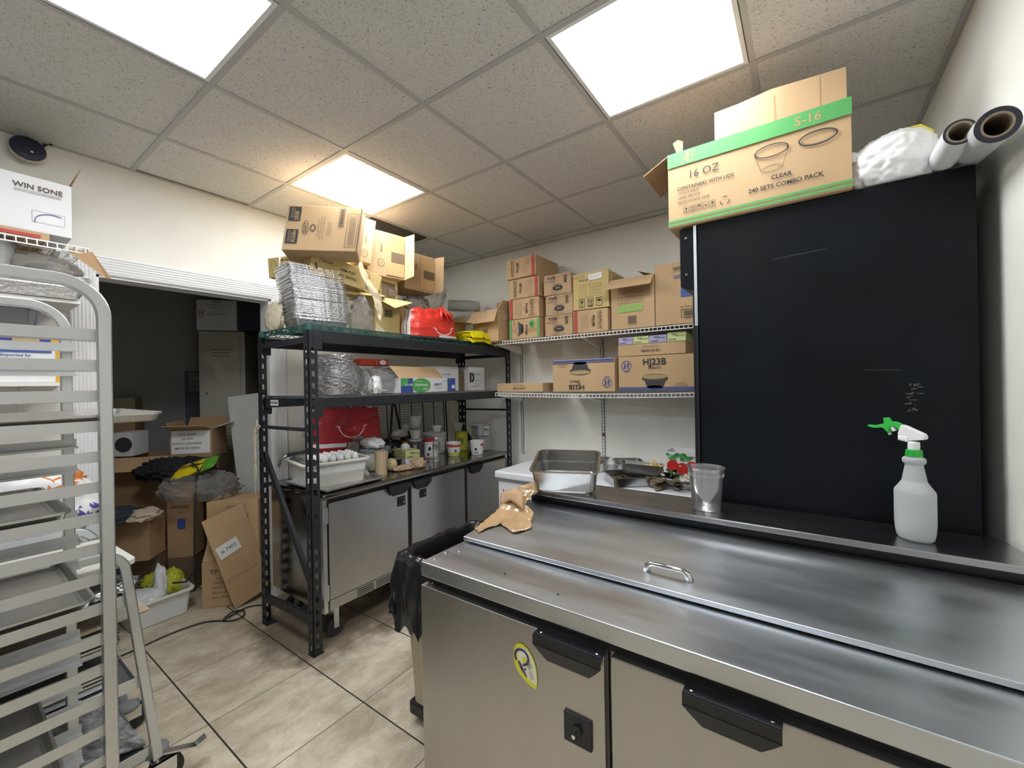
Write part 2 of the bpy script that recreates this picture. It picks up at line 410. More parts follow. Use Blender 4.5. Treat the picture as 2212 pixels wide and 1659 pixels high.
# ================================================================ ceiling
def tile_mat():
    m, nt, b = new_mat('fissured_ceiling_tile'); b.inputs['Roughness'].default_value = .9
    tc = N(nt, 'ShaderNodeTexCoord'); mp = N(nt, 'ShaderNodeMapping'); mp.inputs['Scale'].default_value = (1.0, 1.0, 1); L(nt, tc.outputs['Object'], mp.inputs[0])
    n1 = N(nt, 'ShaderNodeTexNoise'); n1.inputs['Scale'].default_value = 140; n1.inputs['Detail'].default_value = 2.5; n1.inputs['Roughness'].default_value = .55; n1.inputs['Distortion'].default_value = 1.6
    L(nt, mp.outputs[0], n1.inputs['Vector'])
    r = N(nt, 'ShaderNodeValToRGB'); L(nt, n1.outputs['Fac'], r.inputs[0])
    r.color_ramp.elements[0].position = .345; r.color_ramp.elements[0].color = (.26, .25, .235, 1)
    r.color_ramp.elements[1].position = .41; r.color_ramp.elements[1].color = (.74, .73, .70, 1)
    L(nt, r.outputs[0], b.inputs['Base Color'])
    bp = N(nt, 'ShaderNodeBump'); bp.inputs['Strength'].default_value = .5; bp.inputs['Distance'].default_value = .003
    L(nt, n1.outputs['Fac'], bp.inputs['Height']); L(nt, bp.outputs[0], b.inputs['Normal'])
    return m
ZC = 2.735; GX = [-2.603+.61*k for k in range(-1, 6)]; GY = [.695+.61*k for k in range(-7, 5)]
xs = [-3.135]+[g for g in GX if -3.1 < g < .44]+[.474]; ys = [-3.0]+[g for g in GY if -2.95 < g < 3.2]+[3.24]
LAMPS = [(-1.993, .085), (-.773, 1.305), (-2.603, 1.305), (-.773, -1.135)]
def near(a, b): return abs(a[0]-b[0]) < .05 and abs(a[1]-b[1]) < .05
c = MB()
for i in range(len(xs)-1):
    for j in range(len(ys)-1):
        x0, x1, y0, y1 = xs[i], xs[i+1], ys[j], ys[j+1]
        if any(near((x0, y0), q) for q in LAMPS): continue
        if i == 0 and abs(y0-1.915) < .05: continue            # the missing tile
        if i == 0 and abs(y0-.695) < .05: x0 += .035           # the tile that has slipped off the wall angle
        c.box(x0+.002, x1-.002, y0+.002, y1-.002, ZC, ZC+.015)
struct(c.build('ceiling', tile_mat()))
g = MB()
for x in xs[1:-1]: g.box(x-.012, x+.012, -3, 3.24, ZC-.004, ZC+.001); g.box(x-.002, x+.002, -3, 3.24, ZC+.001, ZC+.035)
for y in ys[1:-1]: g.box(-3.135, .474, y-.012, y+.012, ZC-.0045, ZC+.0005)
g.box(-3.135, -3.113, -3, 3.24, ZC-.004, ZC-.001); g.box(.452, .474, -3, 3.24, ZC-.004, ZC-.001); g.box(-3.135, .474, 3.218, 3.24, ZC-.004, ZC-.001)
struct(g.build('trim_1', M_grid))
d = MB(); d.box(-3.3, .6, -3.1, 3.4, 3.25, 3.3); struct(d.build('ceiling', M_deck))
M_diff = mat('lit_diffuser', (.9, .9, .9), .5, emit=((.965, .985, 1.0), LAMP))
def panel(x, y, lab, first=[None]):
    if first[0] is None:
        t = thing('ceiling_light', lab, 'ceiling light', (x, y, ZC))
        a = MB(); a.box(.028, .582, .028, .582, -.001, .002); a.build('diffuser', M_diff, t)
        a = MB()
        for q in ((.008, .602, .008, .028), (.008, .602, .582, .602), (.008, .028, .028, .582), (.582, .602, .028, .582)): a.box(q[0], q[1], q[2], q[3], -.004, .012)
        a.box(.01, .60, .01, .60, .012, .05)
        a.build('frame', M_trim, t); first[0] = t; return t
    return dup(first[0], (x, y, ZC), label=lab)
labs = ['lit square ceiling panel over the storeroom doorway and baking rack, top left', 'lit square ceiling panel above the steel prep table, nearest the black fridge',
        'lit square ceiling panel above the cardboard boxes on the black shelving rack', 'lit square ceiling panel behind the camera over the walkway']
for (x, y), lb in zip(LAMPS, labs): panel(x, y, lb)
# ================================================================ walls
def wall(name, bx, m): w = MB(); [w.box(*b) for b in bx]; return struct(w.build(name, m))
XL, D0, D1, DT = -3.135, .54, 1.437, 2.11
wall('wall_left', [(XL-.125, XL, -3.0, D0, 0, 3.25), (XL-.125, XL, D1, 3.36, 0, 3.25), (XL-.125, XL, D0, D1, DT, 3.25)], M_wall)
wall('wall_back', [(XL, .58, 3.24, 3.36, 0, 3.25)], M_wall)
def splashes():
    r = random.Random(21); a = MB()
    for k in range(60): a.disc((r.uniform(-2.1, -.5), 3.2385, r.uniform(.86, 1.36)), X, Z, r.uniform(.001, .0035), r.uniform(.001, .005), 7)
    o = a.build('splash_mark', mat('grease_splash', (.34, .30, .22), .6)); o['kind'] = 'stuff'; tag(o, 'small brown grease specks on the back wall above the freezer', 'wall stain')
splashes()
wall('wall_right', [(.474, .58, -3.0, 3.24, 0, 3.25)], M_wall)
wall('wall_front', [(XL-.125, .58, -3.1, -3.0, 0, 3.25)], mat('darkened_unseen_wall', (.20, .20, .20), .5))  # unseen wall behind the camera, greyed to dim reflections in the steel
wall('wall_storeroom_left', [(-5.1, -5.0, -1.2, 3.4, 0, 2.75)], M_store)
wall('wall_storeroom_back', [(-5.0, XL-.125, 3.0, 3.1, 0, 2.75)], M_store)
wall('wall_storeroom_front', [(-5.0, XL-.125, -1.2, -1.1, 0, 2.75)], M_store)
wall('ceiling', [(-5.1, XL-.125, -1.2, 3.1, 2.75, 2.8)], M_store)
# fluted door casing and jamb
def casing():
    w = MB(); n = 6; cw = .104
    prof = [(0, .0), (0, .012)]
    for k in range(n):
        a = .008+k*(cw-.016)/n; b = a+(cw-.016)/n
        prof += [(a, .018), (a+.003, .018), ((a+b)/2, .012), (b-.003, .018)]
    prof += [(cw-.008, .018), (cw, .012), (cw, 0)]
    def run(p0, p1, inward, m0, m1):
        # p0->p1 along the inner edge of the casing; inward = direction away from the opening
        p0, p1, dn = Vector(p0), Vector(p1), Vector(inward); along = (p1-p0).normalized(); A = []; B = []
        for d, h in prof:
            A.append(w.vert(p0 + dn*d + X*h - along*d*m0)); B.append(w.vert(p1 + dn*d + X*h + along*d*m1))
        for k in range(len(prof)-1): w.face((A[k], A[k+1], B[k+1], B[k]))
        w.face(A); w.face(B[::-1])
    run((XL, D0, 0), (XL, D0, DT), (0, -1, 0), 0, 1)
    run((XL, D1, 0), (XL, D1, DT), (0, 1, 0), 0, 1)
    run((XL, D0, DT), (XL, D1, DT), (0, 0, 1), 1, 1)
    w.box(XL-.127, XL+.002, D0-.004, D0+.012, 0, DT); w.box(XL-.127, XL+.002, D1-.012, D1+.004, 0, DT); w.box(XL-.127, XL+.002, D0, D1, DT-.012, DT+.004)
    return struct(fixn(w.build('door_1', M_trim)))
casing()
b = MB(); b.box(XL, XL+.012, D1+.105, 3.24, 0, .09); b.box(XL, XL+.012, -3, D0-.105, 0, .09); struct(b.build('baseboard_left', M_trim))
# ================================================================ steel prep table
def pull(parent, x0, x1, face, z, m=M_blkpl, axis='x', name='handle'):
    """black recessed pull: screwed flange under the worktop and a chamfered lip; axis is the direction it runs in"""
    a = MB()
    def P(u, o, z): return (u, face-o, z) if axis == 'x' else (face+o, u, z)
    def solid(q, t):
        a.prism([P(*p) for p in q], Vector(P(0, t, 0))-Vector(P(0, 0, 0)))
    a.prism([P(x0, -.01, z), P(x1, -.01, z), P(x1, .026, z), P(x0, .026, z)], (0, 0, -.003))
    d = .036*(1 if x1 > x0 else -1)
    for q in ([(x0, z-.002), (x1, z-.002), (x1, z-.026), (x0, z-.026)], [(x0, z-.026), (x1, z-.026), (x1-d*.45, z-.045), (x1-d, z-.066), (x0+d, z-.066), (x0+d*.45, z-.045)]):
        top = .026 if q[0][1] > z-.01 else .028
        a.prism([P(u, top if w > z-.03 else top-(z-.026-w)*.35, w) for u, w in q], Vector(P(0, .003, 0))-Vector(P(0, 0, 0)))
    a.prism([P(x0+d, .013, z-.066), P(x1-d, .013, z-.066), P(x1-d, -.001, z-.060), P(x0+d, -.001, z-.060)], (0, 0, .003))
    h = a.build(name, m, parent); fixn(h)
    for u in (x0+d*.45, x1-d*.45): s = MB(); s.lathe([(.004, 0), (.0045, .0012), (.002, .0022)], 10, P(u, .012, z-.0005)); s.build('screw', M_chrome, h)
    return h
def lockplate(parent, c, s, axis='x'):
    a = MB()
    if axis == 'x': a.cbox(c, (s, .008, s*.98))
    else: a.cbox(c, (.008, s, s))
    l = a.build('lock', M_blkpl, parent, bevel=.003)
    k = MB(); n = Vector((0, -1, 0)) if axis == 'x' else Vector((1, 0, 0)); p = Vector(c)+n*.003
    k.cyl(p, p+n*.012, s*.17, 16); k.cbox(p+n*.016, (.006, .012, s*.3) if axis == 'x' else (.012, .006, s*.3))
    k.build('key_cylinder', M_rubber, l, bevel=.001)
    c2 = MB(); c2.cyl(p+n*.014, p+n*.0225, s*.07, 10); c2.build('keyhole', M_chrome, l)
def prep_table():
    t = thing('prep_table', 'long steel prep table with a sloped lid and an oval yellow sticker on its door', 'prep table', (0, 0, 0))
    b = MB(); b.box(-1.062, .45, .995, 1.80, .13, .80); b.box(-1.058, .45, 1.0, 1.80, .80, .835)
    b.box(-1.066, .45, 1.195, 1.62, .835, .880); b.build('body', M_steel_v, t, bevel=.003)
    g = MB(); g.box(-1.05, .44, .992, .996, .80, .834); g.build('gasket', M_rubber, t)
    w = MB(); w.box(-1.075, .455, .962, 1.19, .836, .883); w.build('worktop', M_steel, t, bevel=.003)
    # sloped hood lid with a folded front edge
    l = MB(); zf, zb, yf, yb = .903, .947, 1.172, 1.585
    l.prism([(-1.072, yf, zf), (-1.072, yb, zb), (-1.072, yb, zb-.014), (-1.072, yf+.012, zf-.014), (-1.072, yf, zf-.014)], (1.526, 0, 0))
    lid = l.build('lid', M_steel, t, bevel=.002)
    h = MB(); k = MB(); h.smooth = True
    def lz(y): return zf+(y-yf)*(zb-zf)/(yb-yf)
    p0, p1 = Vector((-.402, 1.243, lz(1.243))), Vector((-.282, 1.243, lz(1.243)))
    h.tube([p0, p0+Vector((.004, -.002, .018)), p0+Vector((.016, -.004, .027)), p1+Vector((-.016, -.004, .027)), p1+Vector((-.004, -.002, .018)), p1], [.012, .009, .0062, .0062, .009, .012], 12)
    h.build('handle', M_chrome, lid)
    hg = MB(); hg.box(-1.06, .45, 1.586, 1.602, .915, .944); hg.build('hinge_strip', M_steel, t, bevel=.002)
    # side cheeks beneath the lid
    for x in (-1.066, .44):
        c = MB(); c.prism([(x, 1.185, .87), (x, 1.6, .87), (x, 1.6, .93), (x, 1.185, .888)], (.012, 0, 0)); c.build('side_cheek', M_steel, t)
    r = MB(); r.box(-1.05, .45, 1.615, 1.80, .80, .978); r.build('riser', M_blkpl, t)
    s = MB(); s.prism([(-1.07, 1.572, 1.0), (.456, 1.572, 1.0), (.456, 1.775, 1.0), (.436, 1.806, 1.0), (-1.05, 1.806, 1.0), (-1.07, 1.786, 1.0)], (0, 0, -.010))
    s.box(-1.07, .456, 1.569, 1.573, .981, .999)
    s.build('rear_shelf', M_steel_d, t, bevel=.0015)
    for i, (x0, x1, hx0, hx1) in enumerate(((-1.07, -.419, -.608, -.416), (-.402, .45, -.23, -.05))):
        d = MB(); d.box(x0, x1, .957, .985, .135, .808)
        dr = d.build('door', M_steel_v, t, bevel=.002)
        pull(dr, hx0, hx1, .957, .812)
        if i == 0:
            lockplate(dr, (-.492, .954, .590), .078)
            # oval sticker, tilted
            q = MB(); o = Vector((-.652, .9555, .697)); ang = math.radians(20)
            u = X*math.cos(ang)+Z*math.sin(ang); v = Z*math.cos(ang)-X*math.sin(ang)
            def oval(a, b, off, pt, n=36):
                P = []
                for k in range(n):
                    th = 2*math.pi*k/n; y = math.sin(th)*b
                    P.append(o+u*(a*math.cos(th)*(1 if y > 0 else 1-.45*(y/b)**2)+(0 if y > 0 else .012*(y/b)**2))+v*(y if y > 0 else y*1.12)-Y*off+pt)
                return P
            # yellow lemon-like outline, white bulb, dark blue crescent
            q.mi = 0; q.poly(oval(.036, .056, 0, Vector((0, 0, 0))))
            q.mi = 1; q.poly([p for p in oval(.027, .046, .0006, u*.006)])
            q.mi = 2; q.ring(o-Y*.0012+v*.020-u*.004, u, v, .026, .024, .007, 26, -100, 200)
            q.poly([o-Y*.0012+v*.012-u*.022, o-Y*.0012+v*.010-u*.014, o-Y*.0012-v*.030-u*.004, o-Y*.0012-v*.034-u*.007, o-Y*.0012-v*.012-u*.019])
            q.disc(o-Y*.0013-v*.012-u*.003, u, v, .0035)
            q.mi = 0; q.disc(o-Y*.0014+v*.012+u*.002, u, v, .008)
            q.mi = 3
            q.text('QUALITY', o-Y*.0014+u*.020+v*.004, v, -u, .0062, True); q.text('PERSIAN', o-Y*.0014+u*.0145, v, -u, .0062, True); q.text('CUISINE', o-Y*.0014+u*.009-v*.002, v, -u, .0062, True)
            q.mi = 2; q.lines(o-Y*.0014+u*.012-v*.027, v, -u, .024, 5, .003, .0007)
            q.build('sticker', [mat('sticker_yellow', (.75, .72, .04), .4), mat('sticker_cream', (.80, .80, .62), .4), mat('sticker_navy', (.05, .04, .16), .4), mat('sticker_grey', (.16, .15, .13), .5)], dr, label='oval yellow sticker with a dark blue swirl')
    for x in (-1.0, .38):
        for y in (1.06, 1.72):
            c = MB(); c.cyl((x, y, .135), (x, y, .09), .02, 12); c.cyl((x-.018, y, .052), (x+.018, y, .052), .052, 20); c.build('caster', M_rubber, t)
prep_table()
# ================================================================ tall black display fridge seen from its side
def fridge():
    t = thing('display_fridge', 'tall black display fridge seen from its blank side, standing behind the prep table', 'fridge', (0, 0, 0))
    M_fr = mat('black_painted_steel', (.006, .008, .011), .42, var=.25, vscale=3.5, bump=.05, bscale=9, rvar=.06, spec=.14)
    b = MB(); b.box(-.362, .419, 1.832, 2.50, .10, 2.112); b.build('cabinet', M_fr, t, bevel=.004)
    s = MB(); s.box(-.376, -.364, 1.828, 2.505, 1.70, 2.11); s.build('edge_trim', M_steel, t, bevel=.001); s = MB(); s.box(-.376, -.364, 1.8285, 2.505, .12, 1.70); s.build('edge_gasket', M_blkpl, t)
    c = MB(); c.prism([(-.377, 1.832, 2.105), (-.43, 1.832, 2.105), (-.43, 1.832, 1.868), (-.377, 1.832, 1.845)], (0, .67, 0)); ca = c.build('light_canopy', M_fr, t, bevel=.003); fixn(ca)
    for z in (2.065, 1.915): k = MB(); k.cyl((-.405, 1.834, z), (-.405, 1.827, z), .005, 10); k.build('screw', M_chrome, ca)
    d = MB(); d.box(-.386, -.377, 1.84, 2.495, .25, 1.84); d.build('glass_door', M_blkpl, t, bevel=.004)
    for x in (-.3, .36):
        for y in (1.9, 2.43): f = MB(); f.cyl((x, y, 0), (x, y, .1), .022, 12); f.build('foot', M_rubber, t)
    # scuffed tape residue low on the panel
    w = MB(); rnd = random.Random(4)
    for k in range(26):
        w.rect((.275+rnd.uniform(-.016, .016), 1.8312, 1.41+rnd.uniform(-.05, .05)), X, Z, rnd.uniform(.003, .016), rnd.uniform(.001, .004), rnd.uniform(-.3, .5))
    w.rect((-.02, 1.8312, 1.925), X, Z, .16, .0012, .05); w.rect((.20, 1.8312, 1.50), X, Z, .09, .001, -.06)
    w.build('scuff_mark', mat('pale_scuff', (.12, .125, .13), .8), t, label='pale grey scuffs')
fridge()
# ================================================================ chest freezer
def freezer():
    t = thing('chest_freezer', 'white chest freezer against the back wall, steel pans standing on its lid', 'chest freezer', (0, 0, 0))
    M_frz = mat('freezer_white', (.84, .87, .93), .3)
    b = MB(); b.box(-1.885, -.47, 2.45, 3.19, .06, .768); b.build('body', M_frz, t, bevel=.012, seg=3)
    l = MB(); l.box(-1.905, -.455, 2.43, 3.20, .784, .838); l.build('lid', M_frz, t, bevel=.014, seg=3)
    g = MB(); g.box(-1.89, -.47, 2.445, 3.185, .766, .786); g.build('gasket', mat('freezer_gasket', (.35, .36, .38), .7), t)
    m = MB(); m.text('6', (-1.835, 2.449, .70), X, Z, .03, True); m.text('ft', (-1.80, 2.449, .70), X, Z, .02, True); m.build('badge', M_inkr, t, label='small red badge')
    
    for x in (-1.8, -.55):
        for y in (2.52, 3.1): f = MB(); f.cyl((x, y, 0), (x, y, .065), .025, 12); f.build('foot', M_rubber, t)
freezer()
# ================================================================ undercounter cooler below the rack
def undercounter():
    t = thing('undercounter_cooler', 'long low steel undercounter cooler on casters with three doors, under the black rack', 'undercounter cooler', (0, 0, 0))
    M_end = steel('cooler_end_steel', (.33, .32, .31), .22, st=(1, 1, 6))
    M_cd = steel('cooler_door_steel', (.50, .495, .50), .36, st=(1, 3, 1), sc=60)
    b = MB(); b.box(-2.86, -2.27, 1.298, 3.05, .19, .835); b.build('body', M_end, t, bevel=.003)
    w = MB(); w.box(-2.88, -2.225, 1.285, 3.06, .838, .868); w.build('worktop', steel('cooler_top_steel', (.30, .29, .28), .16, st=(2, 1, 1), sc=15, bump=.01), t, bevel=.012, seg=3)
    f = MB(); f.box(-2.272, -2.262, 1.30, 3.05, .22, .835); f.build('door_gasket', M_rubber, t)
    cr = MB(); cr.box(-2.275, -2.245, 1.292, 1.318, .19, .836); cr.build('corner_post', M_steel, t, bevel=.003)
    hy = [(1.725, 1.895), (1.935, 2.095), (2.52, 2.67)]
    for i, (y0, y1) in enumerate(((1.325, 1.898), (1.93, 2.475), (2.51, 3.045))):
        d = MB(); d.box(-2.262, -2.238, y0, y1, .262, .812); dr = d.build('door', M_cd, t, bevel=.003)
        pull(dr, hy[i][0], hy[i][1], -2.238, .822, axis='y')
        if i == 0: lockplate(dr, (-2.235, 1.842, .705), .062, 'y')
        if i == 1: lockplate(dr, (-2.235, 2.035, .715), .058, 'y')
        if i == 2:
            p = MB(); p.box(-2.238, -2.235, 2.86, 2.99, .79, .812); p.build('name_plate', mat('brass_plate', (.45, .36, .18), .4, .6), dr)
    g = MB(); g.box(-2.27, -2.242, 1.325, 3.045, .20, .258); gr = g.build('grille', M_cd, t, bevel=.002)
    s = MB()
    for k in range(11):
        y = 1.50+k*.135
        for j in range(4): s.box(-2.2425, -2.2408, y, y+.118, .209+j*.0115, .2145+j*.0115)
    s.build('vent_slot', M_rubber, gr)
    
    for z in (.70, .26): h = MB(); h.box(-2.262, -2.240, 1.30, 1.322, z, z+.09); h.build('hinge', M_steel, t)
    for x in (-2.79, -2.33):
        for y in (1.40, 2.95):
            c = MB(); c.cbox((x, y, .182), (.09, .08, .012)); c.box(x-.028, x-.024, y-.016, y+.016, .05, .18); c.box(x+.024, x+.028, y-.016, y+.016, .05, .18); c.build('caster_fork', M_steel, t)
            c = MB(); c.cyl((x-.02, y, .055), (x+.02, y, .055), .055, 20); c.build('caster_wheel', M_rubber, t)
undercounter()
# ================================================================ black boltless rack
def rack():
    t = thing('shelving_rack', 'black boltless steel shelving rack with slotted posts straddling the undercounter cooler', 'shelving rack', (0, 0, 0))
    x0, x1, y0, y1, H = -2.82, -2.22, 1.212, 3.10, 1.795
    def post(x, y, sx, sy, fold=False):
        """angle post: one flange in the x plane, one in the y plane, both with slanted slots"""
        a = MB(); w, th, pt = .052, .003, .0655
        def flange(P):
            a.prism([P(0, 0), P(.016, 0), P(.016, H), P(0, H)], P.n); a.prism([P(w-.016, 0), P(w, 0), P(w, H), P(w-.016, H)], P.n)
            z = 0; k = 0
            zs = [.03+pt*k for k in range(int((H-.06)/pt))]
            prev = 0
            for z in zs:
                a.prism([P(.016, prev), P(w-.016, prev), P(w-.016, z-.004), P(.016, z+.004)], P.n); prev = z+.03
            a.prism([P(.016, prev+.002), P(w-.016, prev-.002), P(w-.016, H), P(.016, H)], P.n)
        class F:
            def __init__(s, o, u, n): s.o, s.u, s.n = Vector(o), Vector(u), Vector(n)
            def __call__(s, a, z): return s.o+s.u*a+Z*z
        flange(F((x, y, 0), (0, sy, 0), (-sx*th, 0, 0)))          # flange facing +/-x
        flange(F((x, y, 0), (-sx, 0, 0), (0, sy*th, 0)))          # flange facing +/-y
        o = a.build('post', M_black, t); fixn(o)
        f = MB(); f.box(min(x, x-sx*.06), max(x, x-sx*.06), min(y, y+sy*.06), max(y, y+sy*.06), 0, .004); f.build('foot_plate', M_black, o)
    post(x1, y0, 1, 1); post(x0, y0, -1, 1); post(x1, y1, 1, -1); post(x0, y1, -1, -1)
    def beam(z1, front, h=.062):
        x = x1 if front else x0; s = 1 if front else -1
        a = MB(); a.prism([(x, y0+.03, z1), (x-s*.04, y0+.03, z1), (x-s*.04, y0+.03, z1-h), (x, y0+.03, z1-h*.86), (x, y0+.03, z1-h*.5)], (0, y1-y0-.06, 0)); o = a.build('beam', M_black, t); fixn(o)
        for y in (y0+.028, y1-.080): c = MB(); c.box(x-.003, x+.0035, y, y+.052, z1-.105, z1+.004); c.build('beam_bracket', M_black, o, bevel=.002)
    for z in (1.792, 1.416): beam(z, True); beam(z, False)
    # end frame braces
    for y in (y0+.012, y1-.012):
        for za, zb, w in ((1.742, 1.742, .03), (1.236, 1.242, .018), (.165, .205, .045)):
            a = MB(); a.bar((x0+.01, y, za), (x1-.01, y, zb), .022, w); a.build('brace', M_black, t)
        a = MB(); a.bar((x0+.02, y+.012 if y < 2 else y-.012, 1.07), (x1-.02, y+.012 if y < 2 else y-.012, .33), .02, .038); a.build('brace', M_black, t)
    # middle wire deck
    a = MB(); z = 1.421; r = .0022
    for k in range(24): y = y0+.05+k*.078; a.bar((x0+.02, y, z), (x1-.02, y, z), .004, .004)
    for k in range(7): x = x0+.045+k*.085; a.bar((x, y0+.03, z-.004), (x, y1-.03, z-.004), .005, .005)
    a.bar((x0+.02, y0+.035, z+.002), (x1-.02, y0+.035, z+.002), .006, .014)
    a.build('wire_deck', M_steel, t)
    s = MB(); s.rect((-2.70, y0+.0405, 1.386), X, Z, .10, .036); s.mi = 1
    for k in range(5): s.rect((-2.735+k*.017, y0+.0400, 1.386), X, Z, .013, .012, .6+k)
    s.build('label', [M_white, M_ink], t)
rack()
# green epoxy wire shelf lying on top of the rack
def green_shelf():
    t = thing('wire_shelf', 'green epoxy coated wire shelf lying across the top of the black rack', 'wire shelf', (0, 0, 0))
    Mg = mat('green_epoxy_wire', (.03, .11, .10), .4); a = MB(); x0, x1, y0, y1, z = -2.80, -2.25, 1.235, 3.06, 1.828
    for (p, q) in (((x0, y0), (x1, y0)), ((x1, y0), (x1, y1)), ((x1, y1), (x0, y1)), ((x0, y1), (x0, y0))):
        a.bar((p[0], p[1], z), (q[0], q[1], z), .006, .006); a.bar((p[0], p[1], z-.028), (q[0], q[1], z-.028), .006, .006)
        d = Vector((q[0]-p[0], q[1]-p[1], 0)); n = int(d.length/.03); d /= n
        for k in range(n):
            s = Vector((p[0], p[1], z))+d*k; a.bar(s-Z*(.028 if k % 2 else 0), s+d-Z*(0 if k % 2 else .028), .0035, .0035)
    for k in range(int((y1-y0)/.026)): y = y0+.013+k*.026; a.bar((x0, y, z+.001), (x1, y, z+.001), .0032, .0032)
    for x in (x0+.18, x0+.37): a.bar((x, y0, z-.012), (x, y1, z-.012), .005, .018)
    a.build('wire_grid', Mg, t)
    for x, y in ((x0, y0), (x1, y0), (x0, y1), (x1, y1)):
        c = MB(); c.cyl((x, y, z-.032), (x, y, z+.005), .02, 14, cap=False); c.build('corner_collar', Mg, t)
green_shelf()
# ================================================================ wall mounted wire shelves with standards and brackets
def wire_shelf(name, lab, O, length, depth, along, out, drop=.03, lip=.024, pitch=.028, sag=0, group=None):
    """ventilated shelf: O = wall-side corner, along = unit along wall, out = unit into the room"""
    t = thing(name, lab, 'wire shelf', (0, 0, 0)); O, A, B = Vector(O), Vector(along), Vector(out)
    a = MB()
    def zz(u): return -sag*math.sin(math.pi*min(1, max(0, u/length)))
    n = 12
    for off, dz in ((0, 0), (depth*.33, -.004), (depth*.66, -.004), (depth, 0), (depth+.004, -lip)):
        for k in range(n):
            u0, u1 = length*k/n, length*(k+1)/n
            a.bar(O+B*off+A*u0+Z*(dz+zz(u0)*off/depth), O+B*off+A*u1+Z*(dz+zz(u1)*off/depth), .0055, .0055)
    k = 0; u = .01
    while u < length:
        f = zz(u)
        a.bar(O+A*u+Z*.003, O+A*u+B*depth+Z*(f+.003), .0032, .0032); a.bar(O+A*u+B*(depth+.003)+Z*(f+.003), O+A*u+B*(depth+.005)+Z*(f-lip), .0040, .0040); u += pitch
    for u in (0, length): a.bar(O+A*u, O+A*u+B*depth+Z*zz(u), .006, .006)
    a.build('wire_grid', M_wire, t)
    return t
def bracket(parent, P, out, depth, h=.075):
    P, B = Vector(P), Vector(out); side = Z.cross(B)
    a = MB(); a.prism([P-side*.008, P+B*depth-side*.008, P+B*depth-Z*.016-side*.008, P+B*.05-Z*h-side*.008, P-Z*h-side*.008], side*.016); fixn(a.build('bracket', M_wire, parent))
ts = wire_shelf('wire_shelf', 'upper white wire shelf on the back wall loaded with taped cartons', (-2.20, 3.225, 1.838), 1.80, .385, (1, 0, 0), (0, -1, 0))
tl = wire_shelf('wire_shelf', 'lower white wire shelf on the back wall holding three cartons of black containers', (-2.20, 3.225, 1.402), 1.80, .385, (1, 0, 0), (0, -1, 0), sag=.012)
M_slot = mat('slot_shadow', (.10, .10, .11), .8)
for x in (-2.18, -1.38, -.58):
    for t, z in ((ts, 1.828), (tl, 1.392)): bracket(t, (x, 3.222, z), (0, -1, 0), .36)
def standards():
    for x, lb in ((-2.18, 'slotted white shelf upright on the back wall nearest the black rack'), (-1.38, 'slotted white shelf upright on the back wall with a dark red mark, between freezer pans'), (-.58, 'slotted white shelf upright on the back wall hidden by the black fridge')):
        t = thing('shelf_upright', lb, 'shelf upright', (x, 3.24, 0))
        b = MB(); b.box(-.013, -.009, -.014, 0, .84, 2.0); b.box(.009, .013, -.014, 0, .84, 2.0); b.box(-.013, .013, -.014, -.011, .84, 2.0); b.build('channel', M_wire, t)
        s = MB(); z = .87
        while z < 1.98:
            s.box(-.0055, -.0025, -.0146, -.0138, z, z+.013); s.box(.0025, .0055, -.0146, -.0138, z, z+.013); z += .026
        s.build('slot_row', M_slot, t)
        if abs(x+1.38) < .01:
            s = MB(); s.box(-.011, .011, -.0155, -.0145, 1.035, 1.058); s.build('red_mark', mat('dark_red_mark', (.20, .05, .05), .7), t)
standards()
# ================================================================ aluminium bun pan rack in the foreground
def bun_rack():
    t = thing('pan_rack', 'tall aluminium sheet pan rack with many runners at the left edge, nearest the camera', 'pan rack', (0, 0, 0))
    xn, xf, yb, yf, H = -1.4435, -1.9365, .262, -.42, 1.745; w = .026
    def side(x, H):
        a = MB(); r = .085
        pts = [(x, yb, .12), (x, yb, H-r-.2)] + arc((x, yb-r, H-r), (0, 1, 0), (0, 0, 1), r, 0, 90, 10) + arc((x, yf+r, H-r), (0, 0, 1), (0, -1, 0), r, 0, 90, 10) + [(x, yf, H-r-.2), (x, yf, .12)]
        a.tube([Vector(p) for p in pts], w, rect=(w, w)); a.bar((x, yf, .13), (x, yb, .13), w, w)
        return a.build('side_frame', M_alu, t, bevel=.003)
    side(xn, H); side(xf, H+.003)
    for y in (yb-.02, yf+.02): b = MB(); b.bar((xf, y, .145), (xn, y, .145), .03, .022); b.build('cross_bar', M_alu, t)
    b = MB(); b.bar((xf, yf, 1.50), (xn, yf, 1.50), .02, .03); b.build('cross_bar', M_alu, t)
    b = MB(); b.bar((xf, yf, .80), (xn, yf, .80), .02, .03); b.build('cross_bar', M_alu, t)
    for s, x in ((-1, xn), (1, xf)):
        for k in range(19):
            z = 1.631-.0765*k; xi = x+s*(w/2); a = MB(); y1 = yb+.0 if s < 0 else yb+.018; y0 = yf-.01
            # angle: web against the post, flange pointing inward, small returned lip
            a.prism([(xi, y0, z), (xi+s*.002, y0, z), (xi+s*.002, y0, z-.024), (xi+s*.030, y0, z-.026), (xi+s*.032, y0, z-.022), (xi+s*.034, y0, z-.0225), (xi+s*.034, y0, z-.029), (xi, y0, z-.027)], (0, y1-y0, 0))
            fixn(a.build('runner', M_alu, t))
    for x in (xn, xf):
        for y in (yb-.03, yf+.03):
            c = MB(); c.cyl((x, y, .135), (x, y, .095), .014, 10); c.box(x-.022, x-.018, y-.03, y+.03, .045, .1); c.box(x+.018, x+.022, y-.03, y+.03, .045, .1); c.box(x-.022, x+.022, y-.03, y+.03, .095, .1); c.build('caster_fork', M_steel, t)
            c = MB(); c.cyl((x-.014, y, .052), (x+.014, y, .052), .052, 20); c.build('caster_wheel', M_rubber, t)
bun_rack()
